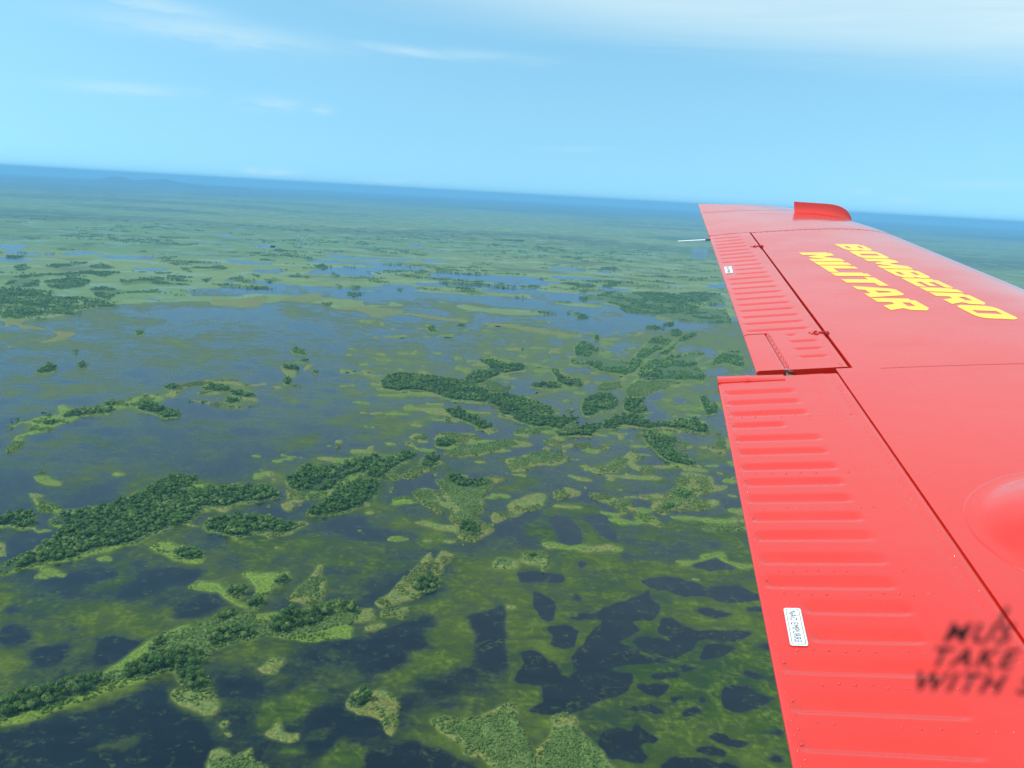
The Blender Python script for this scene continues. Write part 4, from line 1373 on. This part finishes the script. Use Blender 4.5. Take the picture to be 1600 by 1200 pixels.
ail_spots = [(3.645 - 0.1475 * k, (0.045 if 2.1 < 3.645 - 0.1475 * k < 2.55 else te_ail(3.645 - 0.1475 * k) + 0.025), 0.377 - (3.645 - 0.1475 * k - 0.70) * 0.0565) for k in range(21)]
ail_spots += [(0.575, 0.229, 0.288), (0.448, 0.231, 0.389), (0.311, 0.240, 0.394), (0.178, 0.247, 0.401)]
flap_b = [(-0.296, 0.159), (-0.431, 0.164), (-0.567, 0.179), (-0.698, 0.065), (-0.841, 0.194), (-0.975, 0.198), (-1.115, 0.21), (-1.246, 0.21), (-1.377, 0.213),
          (-1.51, 0.223), (-1.637, 0.23), (-1.777, 0.24), (-1.909, 0.234), (-2.034, 0.25), (-2.16, 0.252), (-2.291, 0.259), (-2.435, 0.283), (-2.56, 0.276)]
flap_b += [(-2.56 - 0.133 * k, 0.28) for k in range(1, 7)]
flap_spots = [(s - 0.012, -0.045 if -2.25 < s < -2.0 else te_flap(s) + 0.03, c) for s, c in flap_b]


def control(name, s, te, nose, spots, half, depth, parent, nc=44, z0=0.0, lap=None, seed=1):
    C, S = grid(s, nc, te(s), nose(s))
    Z = beads(S, C, spots, half, depth) + z0
    u = (C - C[:, :1]) / (C[:, -1:] - C[:, :1])
    if lap is not None:
        for f_, hgt in lap:
            Z = Z + hgt * sstep(C, f_(S) - 0.003, f_(S) + 0.003)
    Z = Z + 0.0022 * (fbm(S * 3.1, C * 4.0, 3, seed) - 0.5)               # slight oil-canning of the thin skin
    Z = Z - 0.012 * (1 - sstep(C - C[:, :1], -0.006, 0.014)) - 0.006 * sstep(C - C[:, -1:], -0.012, 0.0) ** 2
    Zb = -0.022 - 0.075 * u ** 0.8 + z0 + 0 * Z
    return sheet(name, C, S, Z, np.minimum(Zb, Z - 0.004), red, parent)


s_a = np.concatenate([np.linspace(0.0, 0.632, 70), np.linspace(0.640, 3.815, 520)])


def tab_front(s):
    return 0.154 - 0.044 * s / 0.63


# aileron: outboard of the tab it reaches the trailing edge, beside the tab it stops at the tab's hinge line
sA = np.linspace(0.640, 3.815, 520)
sB = np.linspace(0.0, 0.640, 110)
ail = link('aileron', None, plane_root, None)
control('outer_panel', sA, te_ail, lambda s: hinge_ail(s) - 0.006, ail_spots, 0.042, 0.0062, ail, 40, seed=3)
control('inner_panel', sB, lambda s: tab_front(s) + 0.006, lambda s: hinge_ail(s) - 0.006, ail_spots, 0.042, 0.0062, ail, 34, seed=3)
control('trim_tab', np.linspace(0.004, 0.628, 30), te_ail, lambda s: tab_front(s), [], 0.04, 0.0, ail, 16, seed=4)

sF = np.linspace(-3.55, -0.088, 640)
laps = [(lambda s: 0.262 - 0.012 * s, 0.0012), (lambda s: hinge_flap(s) - 0.072, -0.0016)]
flap = control('flap', sF, te_flap, lambda s: hinge_flap(s) - 0.002, flap_spots, 0.056, 0.0085, plane_root, 56, lap=laps, seed=9)
# the turned-up end rib of the flap
s_e = np.linspace(-0.150, -0.086, 8)
C, S = grid(s_e, 30, te_flap(s_e) - 0.001, te_flap(s_e) + 0.34)
u = (C - C[:, :1]) / 0.341
Zt = 0.004 + 0.010 * sstep(S, -0.150, -0.125) * (1 - 0.8 * u) + 0.004 * np.exp(-((u - 0.45) / 0.03) ** 2)
sheet('end_rib', C, S, Zt, Zt * 0 - 0.06, red, flap)


# ---- rivets: low domes, joined row by row into one part for each surface
def rivets(name, parent, pts, r=0.0038, h=0.0017, material=None):
    seg = 7
    v = [(0, 0, h)] + [(math.cos(2 * math.pi * k / seg) * r * 0.72, math.sin(2 * math.pi * k / seg) * r * 0.72, h * 0.72) for k in range(seg)]
    v += [(math.cos(2 * math.pi * k / seg) * r, math.sin(2 * math.pi * k / seg) * r, -0.0004) for k in range(seg)]
    f = [(0, 1 + k, 1 + (k + 1) % seg) for k in range(seg)]
    for k in range(seg):
        a, b = 1 + k, 1 + (k + 1) % seg
        f += [(a, a + seg, b + seg), (a, b + seg, b)]
    v, f = np.array(v), np.array(f)
    P = np.array(pts)
    V = (v[None] + P[:, None, :]).reshape(-1, 3)
    F = (f[None] + (np.arange(len(P)) * len(v))[:, None, None]).reshape(-1, 3)
    o = link(name, np_mesh(name, V, F, True), parent, material or red)
    o['kind'] = 'stuff'
    return o


pts = []
for s in (-0.61, -1.17, -1.445, -1.845, -1.965, -2.225, -2.36, -2.50, -2.77, -3.0):
    a, b = te_flap(s) + 0.075, 0.36
    n = 12 if s < -1.3 else 9
    for k in range(n):
        if random.random() < 0.86:
            pts.append((a + (b - a) * k / (n - 1) + random.uniform(-.003, .003), s + random.uniform(-.006, .006), 0.0012))
for s in np.arange(-3.5, -0.25, 0.048):
    pts.append((te_flap(s) + 0.018, s, 0.0))
    if random.random() < 0.8:
        pts.append((te_flap(s) + 0.030, s + 0.02, 0.0006))
    pts.append((hinge_flap(s) - 0.048, s, -0.0002))
    if random.random() < 0.7:
        pts.append((hinge_flap(s) - 0.030, s + 0.021, -0.0002))
rivets('rivets', flap, pts)
pts = [(tab_front(s) + 0.018 + 0.004 * (k % 2), s, 0.0) for k, s in enumerate(np.arange(0.03, 0.62, 0.032))]
pts += [(tab_front(s) + 0.010, s, 0.0) for s in np.arange(0.05, 0.60, 0.075)]
pts += [(0.44, 0.03, 0.0), (0.43, 0.05, 0)]
rivets('rivets', ail, pts, 0.0038, 0.002, drk)
pts = [(c, -0.11, z_top(-0.11, c)) for c in np.arange(0.55, 2.1, 0.045)]
for a in np.linspace(0, 1, 34):
    s, c = -0.12 - 1.1 * a, 0.695 + 0.11 * a
    pts.append((c, s, z_top(s, c)))
for a in np.linspace(0, 1, 26):
    s, c = -0.5 - 0.02 * a, 0.5 + 1.2 * a
    pts.append((c, s, z_top(s, c)))
rivets('rivets', root_panel, pts, 0.003, 0.0009)
pts = [(c, 3.79 + 0.012 * math.sin(40 * c), float(z_top(np.array(3.79), np.array(c)))) for c in np.arange(0.34, 1.74, 0.06)]
rivets('rivets', wing, pts, 0.006, 0.002, seam_m)


def strip(name, parent, path, w, material, lift=0.0008):
    """narrow ribbon lying on the wing skin along (c, s) points"""
    P = np.array(path, float)
    d = np.gradient(P, axis=0)
    d /= np.linalg.norm(d, axis=1)[:, None]
    nrm = np.stack([-d[:, 1], d[:, 0]], -1)
    L, R_ = P + nrm * w / 2, P - nrm * w / 2
    V = np.concatenate([np.stack([Q[:, 0], Q[:, 1], z_top(Q[:, 1], Q[:, 0]) + lift], -1) for Q in (L, R_)])
    n = len(P)
    k = np.arange(n - 1)
    return link(name, np_mesh(name, V, np.stack([k, k + n, k + n + 1, k + 1], -1)), parent, material)


cc = np.linspace(0.31, 1.70, 60)
strip('seam', wing, np.stack([cc, 3.825 + 0 * cc], -1), 0.010, seam_m)
cc = np.linspace(0.05, 0.31, 12)
strip('seam', tip, np.stack([cc, 3.856 + 0 * cc], -1), 0.006, seam_m)
cc = np.linspace(-0.10, 0.85, 30)
strip('seam', tip, np.stack([cc, 5.25 + 0.1 * cc], -1), 0.010, seam_m)
cc = np.linspace(0.62, 2.2, 60)
strip('seam', root_panel, np.stack([cc, -0.045 + 0 * cc], -1), 0.0035, seam_m)

# ---- wing-tip fence with its flared foot
cs = np.concatenate([np.linspace(0.885, 1.28, 18), np.linspace(1.30, 1.50, 22)])
sec = [(-0.105, 0.0), (-0.070, 0.010), (-0.040, 0.030), (-0.018, 0.056), (-0.006, 0.080), (0.0, 0.110), (0.006, 0.150), (0.012, 0.150), (0.008, 0.08), (0.008, -0.03)]
s_f = 5.10
prof = []
for c in cs:
    q = np.clip((c - 1.20) / 0.301, 0, 1)
    hgt = math.sqrt(max(1 - q ** 2.4, 0.0))
    zb = float(z_top(np.array(s_f - 0.05), np.array(min(c, 1.58))))
    zt = float(z_top(np.array(s_f), np.array(1.15))) + 0.165 - 0.17 * (c - 0.885)
    tall = max((zt - zb) * hgt, 0.010)
    prof.append([(c, s_f + a_ * (0.35 + 0.65 * hgt), zb + b_ / 0.150 * tall) for a_, b_ in sec])
V, F = [], []
m = len(sec)
for lo, hi in ((0, 6), (6, 7), (7, m - 1)):                    # inner face, rim and outer face keep crisp borders
    w_ = hi - lo + 1
    base = len(V)
    for row in prof:
        V += row[lo:hi + 1]
    for i in range(len(cs) - 1):
        for k in range(w_ - 1):
            F.append((base + i * w_ + k, base + i * w_ + k + 1, base + (i + 1) * w_ + k + 1, base + (i + 1) * w_ + k))
base = len(V)
V += prof[0]
me = bpy.data.meshes.new('wing_fence')
me.from_pydata(V, [], F + [tuple(range(base, base + m))[::-1]])
for p_ in me.polygons:
    p_.use_smooth = len(p_.vertices) == 4
link('wing_fence', me, plane_root, red)

# ---- teardrop fairing over the wing, with its riveted flange
cen_c, cen_s = 0.955, -1.60
V, F = [], []
rings = [0.0, 0.08, 0.16, 0.22, 0.27, 0.305, 0.33, 0.35, 0.365, 0.400, 0.408, 0.411]
hts = [0.078, 0.076, 0.068, 0.057, 0.043, 0.029, 0.017, 0.008, 0.004, 0.003, 0.003, -0.002]
seg = 72
for r, h in zip(rings, hts):
    for k in range(seg):
        w = 2 * math.pi * k / seg
        c, s = cen_c + math.cos(w) * r * (1.9 if math.cos(w) > 0 else 1.0), cen_s + math.sin(w) * r
        V.append((c, s, float(z_top(np.array(s), np.array(c))) + h))
for i in range(len(rings) - 1):
    for k in range(seg):
        a, b = i * seg + k, i * seg + (k + 1) % seg
        F.append((a, a + seg, b + seg, b))
link('fairing', np_mesh('fairing', np.array(V), np.array(F), True), root_panel, red)

# ---- aileron hinge brackets, tab horn, static wick


def small_box(bm_, c, s, z, dc, ds, dz, bev=0.003):
    r = bmesh.ops.create_cube(bm_, size=1.0)
    bmesh.ops.scale(bm_, vec=(dc, ds, dz), verts=r['verts'])
    bmesh.ops.translate(bm_, vec=(c, s, z), verts=r['verts'])


def tube(name, parent, path, rad_, material, seg=10):
    P = np.array(path, float)
    V, F = [], []
    for i, p in enumerate(P):
        d = P[min(i + 1, len(P) - 1)] - P[max(i - 1, 0)]
        d /= np.linalg.norm(d)
        a = np.cross(d, [0.1, 0.2, 1.0])
        a /= np.linalg.norm(a)
        b = np.cross(d, a)
        r = rad_[i] if hasattr(rad_, '__len__') else rad_
        V += [p + (a * math.cos(2 * math.pi * k / seg) + b * math.sin(2 * math.pi * k / seg)) * r for k in range(seg)]
    for i in range(len(P) - 1):
        for k in range(seg):
            x, y = i * seg + k, i * seg + (k + 1) % seg
            F.append((x, y, y + seg, x + seg))
    me_ = bpy.data.meshes.new(name)
    me_.from_pydata([tuple(v) for v in V], [], F + [tuple(range(seg))[::-1], tuple(range((len(P) - 1) * seg, len(P) * seg))])
    return link(name, me_, parent, material)


def bracket(s):
    h = float(hinge_ail(s))
    b = bmesh.new()
    small_box(b, h - 0.01, s, -0.004, 0.055, 0.012, 0.022)
    small_box(b, h + 0.012, s - 0.012, 0.0, 0.02, 0.035, 0.016)
    for k in range(7):
        w = math.pi * k / 6
        small_box(b, h - 0.045 - 0.018 * math.sin(w), s + 0.026 * math.cos(w), 0.003, 0.009, 0.011, 0.006)
    for dc, ds in ((-0.085, 0.012), (-0.075, -0.012)):
        small_box(b, h + dc, s + ds, 0.002, 0.009, 0.009, 0.005)
    bmesh.ops.bevel(b, geom=b.edges[:], offset=0.0012, segments=1, affect='EDGES')
    me_ = bpy.data.meshes.new('hinge_bracket')
    b.to_mesh(me_)
    link('hinge_bracket', me_, ail, seam_m)


bracket(0.59)
bracket(3.15)
b = bmesh.new()
small_box(b, 0.156, 0.0, -0.004, 0.016, 0.018, 0.016)
small_box(b, 0.176, -0.004, -0.012, 0.03, 0.008, 0.012)
bmesh.ops.bevel(b, geom=b.edges[:], offset=0.002, segments=2, affect='EDGES')
me = bpy.data.meshes.new('tab_horn')
b.to_mesh(me)
link('tab_horn', me, ail, stl)
tube('static_wick', plane_root, [(-0.135, 3.700, -0.012), (-0.25, 3.722, -0.012), (-0.40, 3.752, -0.012)], [0.007, 0.0065, 0.0055], whi)
tube('wick_base', plane_root, [(-0.06, 3.690, -0.014), (-0.10, 3.695, -0.013), (-0.137, 3.701, -0.012)], [0.012, 0.009, 0.007], drk)


# ---- painted lettering
def outline(name, loops):
    """filled flat mesh from closed outlines, inner ones cut out"""
    cu = bpy.data.curves.new(name, 'CURVE')
    cu.dimensions = '2D'
    cu.fill_mode = 'BOTH'
    for lp in loops:
        sp = cu.splines.new('POLY')
        sp.points.add(len(lp) - 1)
        for p, q in zip(sp.points, lp):
            p.co = (q[0], q[1], 0, 1)
        sp.use_cyclic_u = True
    ob_ = bpy.data.objects.new(name, cu)
    COL.objects.link(ob_)
    dg = bpy.context.evaluated_depsgraph_get()
    me_ = bpy.data.meshes.new_from_object(ob_.evaluated_get(dg))
    bpy.data.objects.remove(ob_)
    bpy.data.curves.remove(cu)
    return me_


GLYPH = {   # heavy slab letters with slit counters: width, outlines in a unit-high cell
    'B': (1.0, [[(0, 0), (.78, 0), (1, .13), (1, .40), (.90, .50), (1, .60), (1, .86), (.80, 1), (.16, 1), (.16, .90), (0, .90)],
                [(.36, .20), (.66, .20), (.66, .33), (.36, .33)], [(.36, .66), (.64, .66), (.64, .79), (.36, .79)]]),
    'O': (1.05, [[(.20, 0), (.85, 0), (.98, .06), (1.05, .18), (1.05, .82), (.98, .94), (.85, 1), (.20, 1), (.07, .94), (0, .82), (0, .18), (.07, .06)],
                 [(.43, .20), (.66, .20), (.66, .80), (.43, .80)]]),
    'M': (1.25, [[(0, 0), (.36, 0), (.36, .50), (.56, .12), (.70, .12), (.90, .50), (.90, 0), (1.25, 0), (1.25, 1), (.86, 1), (.86, .92), (.64, .56), (.42, 1), (.10, 1), (.10, .90), (0, .90)]]),
    'E': (0.9, [[(0, 0), (.86, 0), (.90, .24), (.38, .24), (.38, .39), (.80, .39), (.80, .60), (.38, .60), (.38, .76), (.90, .76), (.90, 1), (.14, 1), (.14, .90), (0, .90)]]),
    'I': (0.42, [[(0, 0), (.40, 0), (.40, 1), (.10, 1), (.10, .90), (0, .90)]]),
    'R': (1.05, [[(0, 0), (.36, 0), (.36, .34), (.50, .34), (.66, 0), (1.05, 0), (.86, .38), (1, .50), (1, .86), (.80, 1), (.14, 1), (.14, .90), (0, .90)],
                 [(.36, .58), (.66, .58), (.66, .76), (.36, .76)]]),
    'L': (0.8, [[(0, 0), (.80, 0), (.80, .27), (.38, .27), (.38, 1), (.12, 1), (.12, .90), (0, .90)]]),
    'T': (0.95, [[(.28, 0), (.66, 0), (.66, .74), (.95, .74), (.95, 1), (.08, 1), (.08, .90), (0, .90), (0, .74), (.28, .74)]]),
    'A': (1.1, [[(0, 0), (.34, 0), (.39, .18), (.70, .18), (.75, 0), (1.1, 0), (.86, .90), (.76, 1), (.30, 1), (.22, .90)],
                [(.44, .40), (.66, .40), (.60, .76), (.50, .76)]]),
}


def word(name, text, org, uvec, vvec, parent, material, label, lift=0.0016):
    gap = 0.055
    total = sum(GLYPH[ch][0] for ch in text) + gap * (len(text) - 1)
    x = 0.0
    bm_ = bmesh.new()
    for ch in text:
        w, loops = GLYPH[ch]
        me_ = outline('glyph', [[((px + x) / total, py) for px, py in lp] for lp in loops])
        bm_.from_mesh(me_)
        bpy.data.meshes.remove(me_)
        x += w + gap
    for k in range(1, 8):                                    # cuts let the paint follow the curved skin
        bmesh.ops.bisect_plane(bm_, geom=bm_.verts[:] + bm_.edges[:] + bm_.faces[:], plane_co=(0, k / 8, 0), plane_no=(0, 1, 0))
    for v in bm_.verts:
        a, b_ = v.co.x, v.co.y
        s = org[0] + uvec[0] * a + vvec[0] * b_
        c = org[1] + uvec[1] * a + vvec[1] * b_
        v.co = (c, s, float(z_top(np.array(s), np.array(c))) + lift)
    bmesh.ops.recalc_face_normals(bm_, faces=bm_.faces[:])
    me_ = bpy.data.meshes.new(name)
    bm_.to_mesh(me_)
    bm_.free()
    return link(name, me_, parent, material, label=label)


word('lettering', 'BOMBEIRO', (3.075, 0.946), (-2.325, 0.400), (-0.045, 0.212), wing, yel, 'yellow painted word BOMBEIRO')
word('lettering', 'MILITAR', (2.800, 0.610), (-1.825, 0.300), (-0.060, 0.238), wing, yel, 'yellow painted word MILITAR')


def text_mesh(body, size, shear=0.0, bold=0.0, spacing=1.0, align='LEFT'):
    cu = bpy.data.curves.new('t', 'FONT')
    cu.body = body
    cu.size = size
    cu.shear = shear
    cu.offset = bold
    cu.space_character = spacing
    cu.align_x = align
    cu.resolution_u = 3
    ob_ = bpy.data.objects.new('t', cu)
    COL.objects.link(ob_)
    dg = bpy.context.evaluated_depsgraph_get()
    me_ = bpy.data.meshes.new_from_object(ob_.evaluated_get(dg))
    bpy.data.objects.remove(ob_)
    bpy.data.curves.remove(cu)
    return me_


def placard(parent, s0, s1, c0, c1, skew, label, z0):
    """white vinyl sticker with a thin black border line and its words; read from the tip towards the root"""
    L, Hh = s0 - s1, c1 - c0
    bm_ = bmesh.new()

    def plate(inset, rad_, z, mi, hole=None):
        loops = []
        for ins_, r_ in ((inset, rad_),) + (((hole, rad_ * 0.8),) if hole else ()):
            lp = []
            for cx, cy, a0 in ((L - ins_ - r_, Hh - ins_ - r_, 0), (ins_ + r_, Hh - ins_ - r_, 90), (ins_ + r_, ins_ + r_, 180), (L - ins_ - r_, ins_ + r_, 270)):
                for k in range(5):
                    w = math.radians(a0 + 22.5 * k)
                    lp.append((cx + r_ * math.cos(w), cy + r_ * math.sin(w)))
            loops.append(lp)
        me_ = outline('plate', loops)
        for v in me_.vertices:
            v.co.z = z
        for p in me_.polygons:
            p.material_index = mi
        bm_.from_mesh(me_)
        bpy.data.meshes.remove(me_)
    plate(0.0, Hh * 0.15, 0.0, 0)
    plate(Hh * 0.10, Hh * 0.12, 0.0006, 1, Hh * 0.135)
    me_ = text_mesh('N\u00c3O EMPURRE', Hh * 0.62, 0.0, 0.0, 1.06)
    xs = np.array([v.co[:2] for v in me_.vertices])
    x0, y0 = xs.min(0)
    x1 = xs[:, 0].max()
    kx = L * 0.84 / (x1 - x0)
    for v in me_.vertices:
        v.co = ((v.co.x - x0) * kx + L * 0.08, (v.co.y - 0) * 1.0 + Hh * 0.27, 0.0007)
    for p in me_.polygons:
        p.material_index = 1
    bm_.from_mesh(me_)
    bpy.data.meshes.remove(me_)
    for v in bm_.verts:
        a, b_, z = v.co
        v.co = (c0 + b_ + skew * a, s0 - a, z + z0)
    for f_ in bm_.faces:
        f_.normal_update()
        if f_.normal.z < 0:
            f_.normal_flip()
    me_ = bpy.data.meshes.new('placard')
    bm_.to_mesh(me_)
    bm_.free()
    me_.materials.append(whi)
    me_.materials.append(blk)
    return link('placard', me_, parent, None, label=label)


placard(flap, -2.043, -2.213, -0.113, -0.064, -0.01, 'white sticker reading N\u00c3O EMPURRE', 0.0035)
placard(ail, 2.455, 2.215, -0.028, 0.030, -0.01, 'small white sticker on the aileron', 0.0035)

# ---- canopy side window with the stencilled warning, a hand's breadth from the eye
clr, t, out = mat('clear_acrylic')
tr = t.n('ShaderNodeBsdfTransparent', ins={'Color': (1, 1, 1, 1)})
t.t.links.new(tr.outputs[0], out.inputs['Surface'])
frm, t, out = mat('canopy_frame')
principled(t, out, Base_Color=(0.16, 0.16, 0.17), Roughness=0.5)
inv = plane_root.matrix_world.inverted()
eye = inv @ Vector((0, 0, ALT))
win = link('canopy_window', None, plane_root, None, label='clear canopy side window with black warning lettering')
D_WIN = 0.205                                     # eye to pane along the span


def on_pane(c, z):
    """pane point, gently bowed outwards, in wing axes relative to the eye"""
    return (eye.x + c, eye.y + D_WIN - 0.10 * (z + 0.05) ** 2 - 0.05 * z, eye.z + z)


n, m = 24, 18
V = [on_pane(-0.55 + 1.25 * i / (n - 1), -0.46 + 0.80 * j / (m - 1)) for i in range(n) for j in range(m)]
k = np.array([i * m + j for i in range(n - 1) for j in range(m - 1)])
link('pane', np_mesh('pane', np.array(V), np.stack([k, k + m, k + m + 1, k + 1], -1), True), win, clr)
for nm, pa in (('sill', [on_pane(-0.57 + 1.29 * q / 20, -0.475) for q in range(21)]), ('top_rail', [on_pane(-0.57 + 1.29 * q / 20, 0.355) for q in range(21)]),
               ('rear_post', [on_pane(-0.565, -0.47 + 0.82 * q / 16) for q in range(17)]), ('front_post', [on_pane(0.715, -0.47 + 0.82 * q / 16) for q in range(17)])):
    tube(nm, win, pa, 0.014, frm, 8)
LINES_TXT = WINDOW_TEXT
bm_ = bmesh.new()
for body, px, py, hpx in LINES_TXT:
    # where the line of sight through that point of the stencil meets the pane
    d = inv.to_3x3() @ (rgt * ((px - 800) / 1200) + upv * ((600 - py) / 1200) + fwd)
    tt_ = D_WIN / d.y
    c0, z0 = d.x * tt_, d.z * tt_
    size = hpx / 1200 * tt_
    me_ = text_mesh(body, size / 0.70, 0.34, 0.0003, 1.22)
    for v in me_.vertices:
        x, y = v.co.x, v.co.y
        c, z = c0 + x * 0.80, z0 + y + TXT_TILT * x
        q = on_pane(c, z)
        v.co = (q[0], q[1] - 0.0008, q[2])
    bm_.from_mesh(me_)
    bpy.data.meshes.remove(me_)
me = bpy.data.meshes.new('lettering')
bm_.to_mesh(me)
bm_.free()
link('lettering', me, win, blk, label='black stencilled warning words on the clear canopy window')

# ------------------------------------------------------------------ the air
hz, t, out = mat('haze')
pv = t.n('ShaderNodeVolumePrincipled')
pv.inputs['Color'].default_value = HAZE_COL + (1,)
pv.inputs['Density'].default_value = HAZE_DENSITY
pv.inputs['Anisotropy'].default_value = 0.0
t.t.links.new(pv.outputs[0], out.inputs['Volume'])
R_ = 62000.0
bm_ = bmesh.new()
bmesh.ops.create_cube(bm_, size=1.0)
for v in bm_.verts:
    v.co = (v.co.x * 2 * R_, v.co.y * 2 * R_, -5.0 if v.co.z < 0 else ALT + 55.0)
me = bpy.data.meshes.new('haze')
bm_.to_mesh(me)
link('haze', me, None, hz, kind='stuff', label='thin blue haze filling the air over the plain', category='haze')
